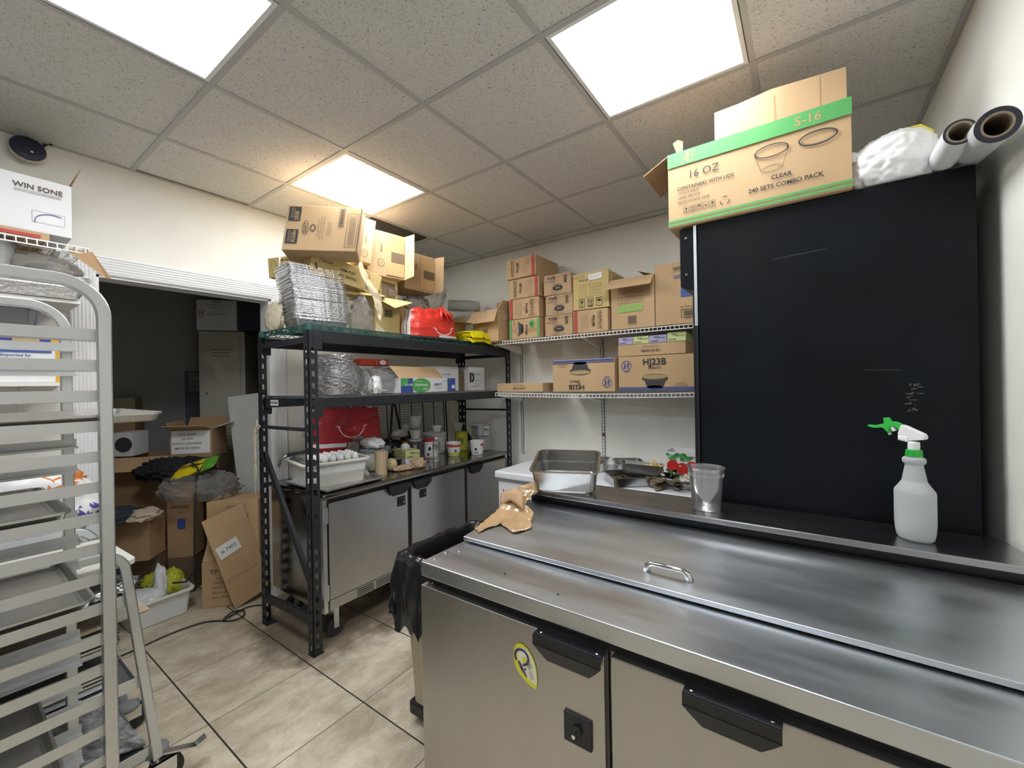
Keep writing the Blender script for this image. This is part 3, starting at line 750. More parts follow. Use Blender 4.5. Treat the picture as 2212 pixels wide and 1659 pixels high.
def sheet_pan(lab, x0, x1, y0, y1, zr, cat='sheet pan', m=M_pan, h=.025, group=None, rot=None):
    """origin at the pan's centre, base on z"""
    a = MB(); a.smooth = False; w, l = x1-x0, y1-y0
    a.pan(-w/2, w/2, -l/2, l/2, 0, h, t=.010, rim=.006, rad=.022)
    o = a.build('sheet_pan', m, smooth=False, loc=((x0+x1)/2, (y0+y1)/2, zr-h), rot=rot)
    return tag(o, lab, cat, group)
sheet_pan('empty aluminium sheet pan in the rack sliding out past the right post', -1.920, -1.460, -.27, .385, 1.4165)
sheet_pan('dull sheet pan at mid height in the rack, corner short of the post', -1.920, -1.460, -.455, .205, 1.187)
sheet_pan('grey sheet pan a little below the middle of the rack', -1.920, -1.460, -.42, .245, .958)
sheet_pan('dusty sheet pan low in the rack near the bottom edge of the photo', -1.920, -1.460, -.48, .185, .576)
sheet_pan('stained sheet pan low in the rack, lowest one in view', -1.920, -1.460, -.46, .170, .499)
# ================================================================ steel utility cart behind the rack
def cart():
    t = thing('utility_cart', 'steel utility cart with splayed curved legs and three shelves, standing behind the pan rack', 'cart', (0, 0, 0))
    x1, x0 = -1.985, -2.44
    for x in (x1, x0):
        a = MB(); y, zt, zb = .40, .905, .115; r = .07
        pts = [(x, .485, zb), (x, y+.012, zt-r-.05)] + arc((x, y+.005-r, zt-r), (0, 1, 0), (0, 0, 1), r, 0, 90, 10) + arc((x, -.33+r, zt-r), (0, 0, 1), (0, -1, 0), r, 0, 90, 10) + [(x, -.345, zt-r-.05), (x, -.40, zb)]
        a.tube([Vector(p) for p in pts], .02, rect=(.030, .020)); a.build('leg_frame', M_steel, t, bevel=.004)
    for z, y1, y0 in ((.735, .425, -.35), (.425, .450, -.37), (.150, .475, -.39)):
        a = MB(); a.box(x0+.018, x1-.018, y0, y1-.02, z-.003, z); a.box(x1-.020, x1-.016, y0, y1-.01, z-.03, z+.012); a.box(x0+.016, x0+.020, y0, y1-.01, z-.03, z+.012)
        a.box(x0+.018, x1-.018, y1-.024, y1-.020, z-.03, z+.012); a.box(x0+.018, x1-.018, y0, y0+.004, z-.03, z+.012)
        a.build('shelf', M_steel, t, bevel=.0015)
    for x in (x1-.005, x0+.005):
        for y in (.487, -.402):
            c = MB(); c.smooth = True; c.lathe([(.0, .018), (.03, .018), (.042, .010), (.042, -.002), (.03, -.010), (0, -.010)], 20, (x-.037*(1 if x > -2.2 else -1), y, .118), cap0=False, cap1=False); c.build('bumper', M_grey_rub, t)
            c = MB(); c.cyl((x, y, .118), (x, y, .10), .012, 10); c.box(x-.024, x-.020, y-.02, y+.05, .05, .105); c.box(x+.020, x+.024, y-.02, y+.05, .05, .105); c.box(x-.024, x+.024, y-.02, y+.05, .10, .105); c.build('caster_fork', M_chrome, t)
            c = MB(); c.cyl((x-.016, y+.02, .055), (x+.016, y+.02, .055), .055, 20); c.build('caster_wheel', M_rubber, t)
    c = MB(); c.bar((x1, .50, .125), (x1+.015, .61, .085), .03, .006); c.bar((x1+.014, .60, .085), (x1+.018, .632, .10), .034, .016); c.build('brake_pedal', M_chrome, t)
cart()
# ================================================================ white board shelves on the left wall
def board_shelf(lab, y1, z, x=-2.80, y0=-.9):
    t = thing('wall_shelf', lab, 'wall shelf', (0, 0, 0))
    a = MB(); a.box(XL+.001, x, y0, y1, z-.016, z); a.build('board', mat('white_laminate', (.84, .83, .80), .5), t, bevel=.001)
    for y in (y1-.12, y1-.75):
        b = MB(); b.bar((XL+.004, y, z-.12), (XL+.004, y, z-.018), .02, .006, (1, 0, 0)); b.bar((XL+.004, y, z-.021), (x-.06, y, z-.021), .02, .006); b.bar((XL+.006, y, z-.16), (x-.10, y, z-.03), .016, .006, (0, 1, 0))
        b.box(XL, XL+.012, y-.016, y+.016, z-.17, z-.10); b.build('shelf_bracket', M_wire, t)
board_shelf('upper white board shelf on the left wall holding a foil pan stack', .43, 1.905)
board_shelf('lower white board shelf on the left wall holding packets, behind the pan rack', .395, 1.52)
tw = wire_shelf('wire_shelf', 'small white wire shelf high on the left wall carrying the white coated carton', (XL+.01, .45, 2.145), 1.3, .38, (0, -1, 0), (1, 0, 0), lip=.026, pitch=.03)
for y in (.36, -.3): bracket(tw, (XL+.002, y, 2.137), (1, 0, 0), .34)
# counter under the shelves
def side_counter():
    t = thing('side_counter', 'steel side counter along the left wall behind the pan rack', 'counter', (0, 0, 0))
    a = MB(); a.box(XL+.005, -2.52, -1.2, .40, .78, .81); a.build('worktop', M_steel, t, bevel=.004)
    for x in (XL+.05, -2.56):
        for y in (.36, -1.15): b = MB(); b.cyl((x, y, 0), (x, y, .78), .02, 12); b.build('leg', M_steel, t)
    a = MB(); a.box(XL+.03, -2.54, -1.17, .38, .25, .27); a.build('undershelf', M_steel, t)
side_counter()
# ================================================================ carton builder
M_cup = mat('black_container_print', (.05, .05, .055), .6)
M_gold = mat('faded_gold_print', (.42, .32, .12), .7)
PM = [M_ink, M_inkblue, M_inkr, M_inkg, M_white, M_inkb, M_cup, mat('tan_print', (.50, .36, .18), .8), mat('lime_print', (.28, .52, .12), .6)]
K, BL, RD, GR, WH, BR, CU, TN, LM = range(9)
def jit(mb, a, seed):
    for i, v in enumerate(mb.v):
        q = Vector(v)*9+Vector((seed*5.1, 0, 0)); mb.v[i] = (v[0]+noise.noise(q)*a, v[1]+noise.noise(q+Vector((7, 0, 0)))*a, v[2]+noise.noise(q+Vector((0, 7, 0)))*a)
def carton(label, W, D, H, loc, rz=0, m=None, open_=False, flaps=(), prints=None, tape=None, group=None, rot=None, mside=None, name='carton', seed=0, cat='box', jitter=.0025, toptape=True):
    """origin: front-left-bottom corner; x right along the front, y away, z up.
    flaps: (edge, degrees from upright outward, length[, skew, material]) with edge in f b l r"""
    m = m or M_card
    t = thing(name, label, cat, loc, rz, group, rot)
    a = MB(); th = .004
    if open_:
        a.box(0, W, 0, D, 0, th); a.box(0, W, 0, th, th, H); a.box(0, W, D-th, D, th, H); a.box(0, th, th, D-th, th, H); a.box(W-th, W, th, D-th, th, H)
    else: a.box(0, W, 0, D, 0, H)
    jit(a, jitter, seed)
    a.build('body', m, t, bevel=.003 if not open_ else .001, seg=2)
    for fl in flaps:
        e, ang, ln = fl[:3]; sk = fl[3] if len(fl) > 3 else .012; fm = fl[4] if len(fl) > 4 and fl[4] else m
        P, u, o = {'f': ((0, 0, H), X*W, -Y), 'b': ((W, D, H), -X*W, Y), 'l': ((0, D, H), -Y*D, -X), 'r': ((W, 0, H), Y*D, X)}[e]
        P = Vector(P); r = math.radians(ang); d = Z*math.cos(r)+o*math.sin(r); nrm = u.normalized().cross(d)
        f = MB(); q = [P, P+u, P+u+d*ln-u.normalized()*sk, P+d*ln+u.normalized()*sk]
        f.prism([p+nrm*.0015 for p in q], -nrm*.0035); jit(f, .004, seed+ang)
        fo = f.build('flap', fm, t); fixn(fo)
    if prints:
        p = MB(); prints(p, W, D, H)
        if p.f: p.build('printing', PM, t)
    if tape:
        p = MB()
        for z0, z1, x0, x1 in tape: p.poly([(x0, -.0035, z0), (x1, -.0035, z0), (x1, -.0035, z1), (x0, -.0035, z1)])
        p.build('tape', M_tape, t)
    return t
def FX(W, D, H, face='f'):
    """frame of a face: returns at(a,b) -> point, u, v with a,b in 0..1 of the face"""
    e = .0042
    if face == 'f': return (lambda a, b: Vector((W*a, -e, H*b))), X, Z
    if face == 'r': return (lambda a, b: Vector((W+e, D*a, H*b))), Y, Z
    if face == 'l': return (lambda a, b: Vector((-e, D*(1-a), H*b))), -Y, Z
    if face == 't': return (lambda a, b: Vector((W*a, D*b, H+e))), X, Y
def icons(p, o, u, v, s, n, gap, ang=0):
    """row of handling symbols: glass, arrows, umbrella, keep dry"""
    o, u, v = Vector(o), Vector(u), Vector(v)
    for k in range(n):
        c = o+u*(gap*(k-(n-1)/2)); p.frame(c, u, v, s, s*1.35, s*.07)
        w = k % 4
        if w == 0: p.poly([c-u*s*.25+v*s*.4, c-u*s*.12+v*s*.0, c+u*s*.12+v*s*.0, c+u*s*.25+v*s*.4]); p.rect(c-v*s*.2, u, v, s*.07, s*.4); p.rect(c-v*s*.42, u, v, s*.4, s*.07)
        elif w == 1:
            for d in (-.18, .18): p.rect(c+u*s*d-v*s*.1, u, v, s*.09, s*.6); p.poly([c+u*s*(d-.15)+v*s*.2, c+u*s*(d+.15)+v*s*.2, c+u*s*d+v*s*.5])
            p.rect(c-v*s*.5, u, v, s*.7, s*.07)
        elif w == 2: p.poly([c+u*s*.36*math.cos(math.radians(t))+v*(s*.1+s*.34*math.sin(math.radians(t))) for t in range(0, 181, 20)]); p.rect(c-v*s*.15, u, v, s*.06, s*.5)
        else: p.rect(c, u, v, s*.08, s*.8, .6); p.rect(c, u, v, s*.08, s*.8, -.6); p.disc(c, u, v, s*.12)
def bowl(p, o, u, v, s, lid=True, pal=(CU, TN)):
    """printed picture of a black round container with a clear lid"""
    o, u, v = Vector(o), Vector(u), Vector(v); n = -u.cross(v)*.0003*-1
    p.mi = pal[0]; p.poly([o-u*s*.42+v*s*.02, o-u*s*.30-v*s*.30, o+u*s*.30-v*s*.30, o+u*s*.42+v*s*.02]); p.disc(o-v*s*.30, u, v, s*.30, s*.07)
    p.disc(o+v*s*.03+n, u, v, s*.5, s*.11)
    if lid: p.mi = pal[1]; p.disc(o+v*s*.10+n*2, u, v, s*.47, s*.10); p.mi = pal[0]; p.ring(o+v*s*.11+n*3, u, v, s*.47, s*.10, s*.012); p.ring(o+v*s*.13+n*3, u, v, s*.33, s*.06, s*.01)
# ---------------------------------------------------------------- stack of four narrow cartons
def fh_print(flip, clover=False):
    s = -1 if flip else 1
    def f(p, W, D, H):
        at, u, v = FX(W, D, H); u, v = u*s, v*s
        def A(a, b): return at(a if s > 0 else 1-a, b if s > 0 else 1-b)
        if not clover:
            p.mi = RD; p.rect(A(.90, .5), u, v, W*.05, H); p.rect(A(.955, .5), u, v, W*.03, H)
            p.mi = K; p.text('FH18B', A(.40, .52), v, -u, .030, True); p.text('(Black)', A(.47, .52), v, -u, .011)
            for q in (.56, .60, .64, .68, .72, .76): p.lines(A(q, .55), v, -u, H*.7, 1, .005, .0014, seed=int(q*100))
            icons(p, A(.22, .5), v, -u, .022, 5, .027)
        else:
            p.mi = GR; p.rect(at(.035, .5), u, v, W*.07, H); p.rect(at(.965, .5), u, v, W*.07, H)
            bowl(p, at(.33, .5), Z, -X, .12); p.mi = K; p.text('FH18B', at(.58, .42), Z*-1, X, .030, True); p.lines(at(.16, .75), Z, -X, .05, 2, .006, .002)
            p.mi = GR
            for ang in (0, 90, 180, 270):
                c = at(.76, .70)+X*math.cos(math.radians(ang+45))*.016+Z*math.sin(math.radians(ang+45))*.016; p.disc(c, X, Z, .015)
            p.rect(at(.75, .55), X, Z, .004, .03, .4)
    return f
u0 = 'narrow taped carton with red stripe at its right edge, '
fh = [('narrow taped carton with a green clover and green edges, bottom of the left stack', 0, False, True), ('narrow carton with red stripe at left, second from the bottom of the leftmost stack', 1, True, False),
      ('narrow carton with red stripe at right, second from the top of the leftmost stack', 2, False, False), ('narrow carton with red stripe at right, topmost of the leftmost stack on the wire shelf', 3, False, False)]
for lb, k, fl, cl in fh:
    carton(lb, .292, .355, .162, (-2.040+[.004, 0, .004, -.012][k], 2.845+[0, .004, 0, -.01][k], 1.8475+k*.1655+(.001*k)), [0, .0, .01, -.02][k], prints=fh_print(fl, cl), tape=[(.004, .030, .19, .28), (.10, .15, .20, .29)] if k else [(.05, .08, .0, .29)], group='taped cartons on the upper wire shelf', seed=k, jitter=.002)
def p2_print(p, W, D, H):
    at, u, v = FX(W, D, H); p.mi = K; p.text('P2FB', at(.30, .83), u, v, .034, True); p.mi = BR; p.lines(at(.24, .66), u, v, .08, 2, .008, .003)
    p.mi = K; p.bars(at(.80, .72), v, -u, .055, .018); p.frame(at(.80, .72), u, v, .026, .062, .0015)
    p.text('Sweet Cotton', at(.52, .50), u, v, .013); p.disc(at(.52, .32), u, v, .044, .021); p.mi = TN; p.text('FORK', at(.52, .32)-Y*.0006, u, v, .017, True)
    p.mi = BR; p.lines(at(.5, .09), u, v, .12, 1, .006, .002)
for k, lb in enumerate(('brown carton printed P2FB, bottom of its stack of three', 'brown carton printed P2FB, middle of its stack of three', 'brown carton printed P2FB, top one of its stack of three')):
    carton(lb, .238, .26, .156, (-1.690+[0, .006, -.004][k], 2.845+[0, .003, -.004][k], 1.8475+k*.1585), [.01, -.01, .02][k], prints=p2_print, tape=[(.125, .150, 0, .238), (0, .15, .07, .12)], group='taped cartons on the upper wire shelf', seed=k+5, m=mat('brown_kraft_cardboard', (.50, .345, .205), .85, var=.07, vscale=5))
carton('open carton with a raised dark flap, behind the P2FB cartons', .26, .095, .44, (-1.60, 3.118, 1.8475), 0, m=M_card_d, open_=True, flaps=(('b', 10, .06), ('r', 35, .09), ('l', 20, .06)), seed=9)
carton('narrow carton with red stripe at left, under the yellow carton', .275, .35, .168, (-1.443, 2.845, 1.8475), 0, prints=fh_print(True), tape=[(.02, .05, .0, .04)], group='taped cartons on the upper wire shelf', seed=11)
def yel_print(p, W, D, H):
    at, u, v = FX(W, D, H); p.mi = BR; p.text('WIN SONE', at(.36, .80), u, v, .026, maxw=.10)
    p.mi = K; p.frame(at(.50, .50), u, v, W*.62, H*.34, .0012); p.rect(at(.50, .50), u, v, .0012, H*.34)
    for b in (.60, .55, .50, .45, .40): p.lines(at(.32, b), u, v, .05, 1, .005, .0016, int(b*99)); p.lines(at(.66, b), u, v, .07, 1, .005, .0016, int(b*77))
    icons(p, at(.5, .17), u, v, .046, 3, .068); p.mi = WH; p.rect(at(.64, .86), u, v, .105, .044, .05); p.mi = BR; p.lines(at(.64, .86)-Y*.0005, u, v, .08, 2, .012, .002)
carton('yellow kraft carton with a white label and arrow symbols, resting on a narrow carton', .283, .34, .270, (-1.440, 2.842, 2.020), .01, m=M_card_y, prints=yel_print, tape=[(.235, .262, 0, .10)], seed=12)
def plate_print(p, W, D, H):
    at, u, v = FX(W, D, H); p.mi = LM; p.rect(at(.46, .40), u, v, W*.56, H*.14, .02); p.mi = TN; p.text('9" PLATE', at(.46, .40)-Y*.0006, u, v, .024, True, .02)
    p.mi = K; p.bars(at(.50, .17), u, v, .06, .055); p.lines(at(.5, .07), u, v, .06, 1, .006, .002); p.frame(at(.46, .62), u, v, W*.58, H*.24, .001)
    p.rect(at(.46, .62), u, v, .001, H*.24)
    for b in (.70, .64, .58, .53): p.rect(at(.46, b), u, v, W*.58, .001); p.lines(at(.33, b-.02), u, v, .06, 1, .005, .0014, int(b*55)); p.lines(at(.62, b-.02), u, v, .07, 1, .005, .0014, int(b*33))
carton('opened kraft carton with a green plate stripe, its front flap hanging down', .305, .33, .352, (-1.142, 2.848, 1.8475), 0, open_=True, flaps=(('f', 128, .135, -.006), ('b', 12, .03), ('r', -70, .12), ('l', -8, .05)), prints=plate_print, seed=13)
def hc_print(p, W, D, H):
    at, u, v = FX(W, D, H); p.mi = K; p.text('WIN SONE', at(.60, .89), u, v, .034, True); p.rect(at(.60, .845), u, v, .19, .0015)
    p.mi = BL; p.text('HC8-WHITE', at(.66, .76), u, v, .036, True); p.mi = K; p.text('1,000 PCS', at(.66, .68), u, v, .020); p.text('(20x50)', at(.66, .62), u, v, .018)
    p.mi = BL; p.rect(at(.72, .52), u, v, .15, .075); p.mi = WH; p.text('8 OZ', at(.72, .52)-Y*.0006, u, v, .03, True)
    p.mi = K; p.text('Item Code: HC8-WHITE', at(.68, .27), u, v, .014); p.frame(at(.68, .16), u, v, .125, .055, .003); p.bars(at(.68, .16), u, v, .09, .036); p.lines(at(.66, .08), u, v, .06, 1, .005, .002)
carton('kraft carton with a blue square and HC8 lettering, beside the black fridge', .335, .34, .405, (-.832, 2.848, 1.8475), 0, prints=hc_print, seed=14)
# ---------------------------------------------------------------- lower wire shelf
def hj_print(inv):
    def f(p, W, D, H):
        at, u, v = FX(W, D, H); s = -1 if inv else 1; uu, vv = u*s, v*s
        def A(a, b): return at(1-a, 1-b) if inv else at(a, b)
        p.mi = BL; p.rect(A(.5, .045), uu, vv, W*.985, H*.05); p.rect(A(.5, .105), uu, vv, W*.985, H*.025)
        p.mi = K; p.text('HJ23B', A(.50, .80) if not inv else A(.60, .84), uu, vv, .062 if not inv else .052, True); p.text('(Black)', A(.50, .655) if not inv else A(.62, .68), uu, vv, .032, False)
        bowl(p, A(.50, .33) if not inv else A(.535, .33), uu, vv, .175)
        p.mi = BL; c = A(.115, .735); p.ring(c, uu, vv, .037, .037, .004)
        p.rect(c-uu*.012, uu, vv, .009, .044); p.rect(c+uu*.012, uu, vv, .009, .044); p.rect(c, uu, vv, .06, .003, .55); p.text('HUIJING', A(.115, .555), uu, vv, .012, True)
        p.mi = BR; p.text('Stackable &', A(.83, .22), uu, vv, .014); p.text('Microwaveable', A(.83, .16), uu, vv, .014)
    return f
carton('kraft carton printed HJ23B upside down, blue stripes along its top edge', .508, .33, .243, (-1.636, 2.858, 1.4095), 0, prints=hj_print(True), seed=20, jitter=.001, mside=M_ink)
carton('kraft carton printed HJ23B the right way up, blue stripes along its bottom', .508, .33, .243, (-1.100, 2.858, 1.4095), 0, prints=hj_print(False), seed=21, jitter=.001)
def fl_print(p, W, D, H):
    at, u, v = FX(W, D, H); p.mi = BR; p.text('1/8 FLOWER', at(.5, .40), -u, -v, .024, True); p.text('100% BIO MATERIAL', at(.5, .72), -u, -v, .013)
    a2, u2, v2 = FX(W, D, H, 'r'); p.text('N.W', a2(.4, .5), -u2, -v2, .025)
carton('flat kraft carton printed upside down, left end of the lower wire shelf', .46, .30, .072, (-2.19, 2.858, 1.4095), 0, prints=fl_print, seed=22)
carton('flat kraft carton lying on the right HJ23B carton under the glove boxes', .455, .32, .080, (-1.102, 2.862, 1.6565), 0, prints=fl_print, seed=23)
M_gp = mat('glove_box_lilac', (.42, .39, .62), .55); M_gg = mat('glove_box_lime', (.62, .68, .30), .55)
def glove_print(p, W, D, H):
    at, u, v = FX(W, D, H); p.mi = K; p.text('VINYL', at(.42, .74), u, v, .014, True); p.text('GLOVES', at(.30, .24), u, v, .013, True); p.lines(at(.68, .62), u, v, .05, 2, .006, .002)
for k, (x, w, mm, lb) in enumerate(((-1.098, .106, M_gp, 'lilac glove box, left end of the row of four'), (-.990, .107, M_gg, 'lime green glove box between two lilac ones'), (-.881, .116, M_gp, 'lilac glove box between two lime green ones'), (-.762, .118, M_gg, 'lime green glove box, right end of the row beside the fridge'))):
    carton(lb+' under the upper shelf', w, .22, .052 if k < 3 else .060, (x, 2.862, 1.7375), 0, m=mm, prints=glove_print, group='glove boxes in a row', name='glove_box', seed=30+k, jitter=.0008)
# ---------------------------------------------------------------- the open carton at the end of the black rack
def bar_print(p, W, D, H):
    at, u, v = FX(W, D, H); p.mi = BR; p.bars(at(.52, .33), u, v, .05, .045); p.lines(at(.52, .20), u, v, .05, 1, .005, .002)
tk = carton('open kraft carton of clear cups with its front flap bent forward on the black rack', .29, .33, .27, (-2.40, 2.80, 1.838), -.06, open_=True, flaps=(('f', 146, .135, -.02), ('b', -6, .13), ('l', 60, .05), ('r', 30, .08)), prints=bar_print, seed=24)
def clear_cup(lab, loc, r=.045, h=.12, rot=None, group='clear plastic cups', name='plastic_cup', m=None):
    a = MB(); a.smooth = True
    a.lathe([(r*.7, 0), (r*.72, .002), (r*.97, h*.93), (r*1.05, h*.935), (r*1.05, h*.96), (r, h), (r*.96, h), (r*.93, h*.93), (r*.68, .004), (0.001, .004)], 24, cap1=False)
    return tag(a.build(name, m or M_clearp, loc=loc, rot=rot), lab, 'cup', group)
M_cups = film('frosted_cup', (.9, .9, .9), .45, .15, 0)
for k, (dx, dy, dz, r) in enumerate(((.08, .07, .215, (1.1, .2, .9)), (.15, .12, .20, (1.3, 0, -.4)), (.22, .17, .21, (1.45, 0, .5)), (.10, .18, .16, (.6, .3, 0)))):
    clear_cup(['clear cup lying on top in the open carton, its round base showing', 'clear cup lying across the open carton behind the first', 'clear cup at the right rim of the open carton', 'clear cup standing inside the open carton under others'][k], (-2.40+dx, 2.80+dy, 1.838+dz), .042, .13, r, 'clear cups in the open carton', m=M_cups)
# ---------------------------------------------------------------- cartons on top of the fridge
def s16_print(p, W, D, H):
    at, u, v = FX(W, D, H); p.mi = GR; p.rect(at(.5, .905), u, v, W, H*.19); p.rect(at(.5, .085), u, v, W, .008); p.rect(at(.5, .035), u, v, W, .008)
    p.mi = TN; e = Y*.0006; p.text('S-16', at(.80, .905)-e, u, v, .044, True); 
    c = at(.135, .905)-e; p.rect(c-u*.014, u, v, .004, .052, -.5); p.rect(c-u*.001, u, v, .010, .044); p.rect(c-u*.008-v*.004, u, v, .024, .003)
    p.ring(c+u*.008+v*.010, u, v, .013, .010, .0035, 16, -90, 90); p.ring(c+u*.009-v*.011, u, v, .015, .012, .0035, 16, -90, 90)
    vi = 0; p.mi = K
    p.text('16 OZ', at(.235, .66), u, v, .042); p.text('CONTAINERS WITH LIDS', at(.235, .50), u, v, .0185, True, maxw=.215); p.text('STACKABLE', at(.135, .435), u, v, .0145); p.text('LEAK-PROOF', at(.14, .375), u, v, .0145); p.text('MICROWAVE SAFE', at(.165, .31), u, v, .0145)
    icons(p, at(.20, .20), u, v, .020, 5, .0245); c = at(.355, .20)
    for a in (90, 210, 330): p.ring(c+u*.005*math.cos(math.radians(a))+v*.005*math.sin(math.radians(a)), u, v, .013, .013, .003, 8, a-45, a+45)
    p.mi = K; c = at(.615, .66); p.ring(c, u, v, .054, .024, .004); p.ring(c-v*.006, u, v, .052, .023, .0015); p.ring(c-v*.066, u, v, .034, .014, .0012); p.ring(c-v*.066, u, v, .026, .010, .0012)
    for s in (-1, 1): p.rect(c+u*s*.044-v*.034, u, v, .0012, .068, s*-.30)
    c = at(.845, .66); p.ring(c, u, v, .056, .026, .005); p.ring(c, u, v, .047, .020, .0012)
    p.text('CLEAR', at(.665, .335), u, v, .0215, True); p.text('240 SETS COMBO PACK', at(.68, .235), u, v, .0215, True, maxw=.25)
carton('big kraft carton with green bands printed S-16, overhanging the black fridge', .600, .26, .306, (-.468, 1.815, 2.114), -.005, open_=True, flaps=(('l', 118, .115, .004, M_card_d), ('b', -80, .12)), prints=s16_print, seed=40, jitter=.004)
def tuck():
    t = thing('flattened_carton', 'plain flattened carton standing up inside the green banded carton', 'cardboard', (0, 0, 0))
    a = MB(); a.prism([(-.305, 1.90, 2.12), (.125, 1.90, 2.12), (.125, 1.90, 2.575), (-.10, 1.90, 2.592), (-.30, 1.90, 2.575)], (0, .022, 0)); jit(a, .006, 3); fixn(a.build('panel', M_card, t, bevel=.002))
    b = MB(); b.rect((-.235, 1.8975, 2.572), X, Z, .13, .016, .03); b.build('tape', M_white, t); b = MB(); b.rect((-.09, 1.8975, 2.50), X, Z, .006, .16); b.rect((.05, 1.8975, 2.50), X, Z, .003, .16); b.build('crease', M_card_d, t)
tuck()
a = MB(); a.prism([(-.430, 1.822, 2.41), (-.410, 1.822, 2.415), (-.407, 1.817, 2.462), (-.424, 1.805, 2.468), (-.445, 1.81, 2.462)], (0, .003, 0)); tag(fixn(a.build('cardboard_scrap', M_cedge)), 'small torn cardboard tab sticking up at the green carton corner', 'cardboard scrap')
# ---------------------------------------------------------------- storeroom locker tops, boxes and piles
M_lock = mat('beige_locker_paint', (.52, .50, .42), .5, var=.05, vscale=3)
def locker(lab, loc, rz):
    t = thing('locker', lab, 'locker', loc, rz)
    a = MB(); a.box(0, .36, 0, .40, .0, 2.0); a.build('body', M_lock, t, bevel=.003)
    for z0, z1 in ((.96, 1.96), (.06, .93)):
        d = MB(); d.box(.025, .325, -.012, 0, z0, z1); dr = d.build('door', M_lock, t, bevel=.002)
        s = MB()
        for k in range(3): s.box(.10, .25, -.0135, -.012, z1-.13-k*.028, z1-.122-k*.028)
        for k in range(6): s.box(.13, .24, -.0135, -.012, z0+.09+k*.03, z0+.095+k*.03)
        s.build('vent_slot', mat('locker_vent', (.20, .19, .16), .7), dr)
        l = MB(); l.cyl((.06, -.013, (z0+z1)/2-.02), (.06, -.022, (z0+z1)/2-.02), .009, 12); l.build('latch', M_steel, dr)
    q = MB(); q.rect((.15, -.0128, 1.66), X, Z, .06, .10, .1); q.disc((.17, -.0129, 1.60), X, Z, .035, .05); q.build('torn_label', mat('torn_paper', (.62, .61, .55), .8), t)
locker('beige two-tier locker in the storeroom with torn label remains, left of the pair', (-4.44, 1.42, 0), math.radians(53))
locker('beige locker partly hidden by the door jamb, right of the pair', (-4.17, 1.80, 0), math.radians(53))
def nap(p, W, D, H):
    at, u, v = FX(W, D, H); p.mi = K; p.text('DN5003', at(.5, .93), u, v, .022, True)
    for k, s in enumerate(('DINNER NAPKIN', 'Premium Quality', '15" X 17"', '2 Ply White Napkin')): p.text(s, at(.5, .83-k*.10), u, v, .017 if k else .02)
    p.text('Made In China', at(.6, .10), u, v, .013); p.mi = RD; c = at(.12, .55); p.ring(c+v*.014, u, v, .022, .016, .005); p.ring(c-v*.016, u, v, .022, .018, .005)
carton('white napkin carton with red mark, on top of the beige lockers', .31, .34, .27, (-4.42, 1.40, 2.008), math.radians(53), m=M_card_w, prints=nap, seed=50)
carton('dark carton beside the white napkin carton on the lockers', .20, .28, .27, (-4.225, 1.66, 2.008), math.radians(53), m=mat('dark_blue_carton', (.04, .05, .09), .7), seed=51)
def breaker():
    t = thing('breaker_panel', 'grey electrical breaker panel with a label on the storeroom wall', 'breaker panel', (-5.0, 1.42, 0))
    a = MB(); a.box(0, .03, .06, .32, 1.1, 1.66); a.build('door', mat('breaker_grey', (.15, .18, .23), .5), t, bevel=.003)
    a = MB(); a.box(0, .006, -.06, .40, .75, 1.74); a.build('cover', M_store, t)
    a = MB(); a.rect((.0315, .15, 1.55), Y, Z, .12, .18); a.mi = 1; a.text('EATON', (.032, .15, 1.62), Y, Z, .026, True); a.lines((.032, .15, 1.52), Y, Z, .09, 5, .018, .006); a.build('label', [mat('grey_label', (.35, .36, .38), .7), M_ink], t)
breaker()
def w1(p, W, D, H):
    at, u, v = FX(W, D, H); p.mi = WH; p.rect(at(.5, .56), u, v, W*.92, H*.8); p.mi = BR
    for k, s in enumerate(('W17 16 OZ', '120 SETS', 'PLASTIC CONTAINER', 'MADE IN CHINA')): p.text(s, at(.42, .83-k*.16)-Y*.001, u, v, .022, True, maxw=W*.7)
PA = .85
def pile(a, b, z): return (-3.35+a*math.cos(PA)-b*math.sin(PA), .62+a*math.sin(PA)+b*math.cos(PA), z)
M_shade = mat('shaded_cardboard', (.17, .12, .075), .85)  # cardboard with shade put into its colour, for low cartons and carton mouths
carton('open carton with a white printed side and a white flap, top of the storeroom pile', .28, .26, .22, pile(-.055, .74, .955), PA, m=M_card_d, open_=True, flaps=(('f', 75, .13, .01, M_card), ('r', 70, .12, .01, M_card_w), ('b', 20, .08), ('l', 30, .06)), prints=w1, seed=52)
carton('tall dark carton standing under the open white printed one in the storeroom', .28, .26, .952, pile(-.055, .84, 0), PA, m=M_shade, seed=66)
carton('olive carton at the very back of the storeroom pile', .30, .2, .13, (-4.70, .74, 1.29), 1.1, m=mat('olive_carton', (.25, .21, .12), .85), flaps=(('l', 60, .1),), seed=53)
carton('plain carton under the olive one at the back of the storeroom', .32, .24, 1.285, (-4.70, .72, 0), 1.1, m=M_card_d, seed=54)
carton('white carton with a dark round picture, behind the sheet pan in the storeroom', .13, .20, .18, pile(-.46, .80, .982), PA, m=M_card_w, prints=lambda p, W, D, H: (setattr(p, 'mi', CU), p.disc((W*.6, -.005, H*.5), X, Z, .055)), seed=55)
carton('open carton with a broad tan flap folded out, left side of the storeroom pile', .395, .32, .375, pile(-.46, .75, .602), PA, m=M_card_d, open_=True, flaps=(('f', 118, .17, .0, M_card), ('l', 45, .1), ('r', 60, .10)), seed=56)
carton('large brown carton carrying the tan flapped one in the storeroom', .39, .33, .60, pile(-.46, .745, 0), PA, m=M_card_d, seed=57)
carton('small tan carton in the middle of the storeroom pile', .25, .19, .28, pile(-.255, .372, .332), PA, m=M_card_d, seed=58)
carton('dark carton below the small tan carton in the storeroom', .24, .24, .330, pile(-.25, .49, 0), PA, m=M_shade, seed=59)
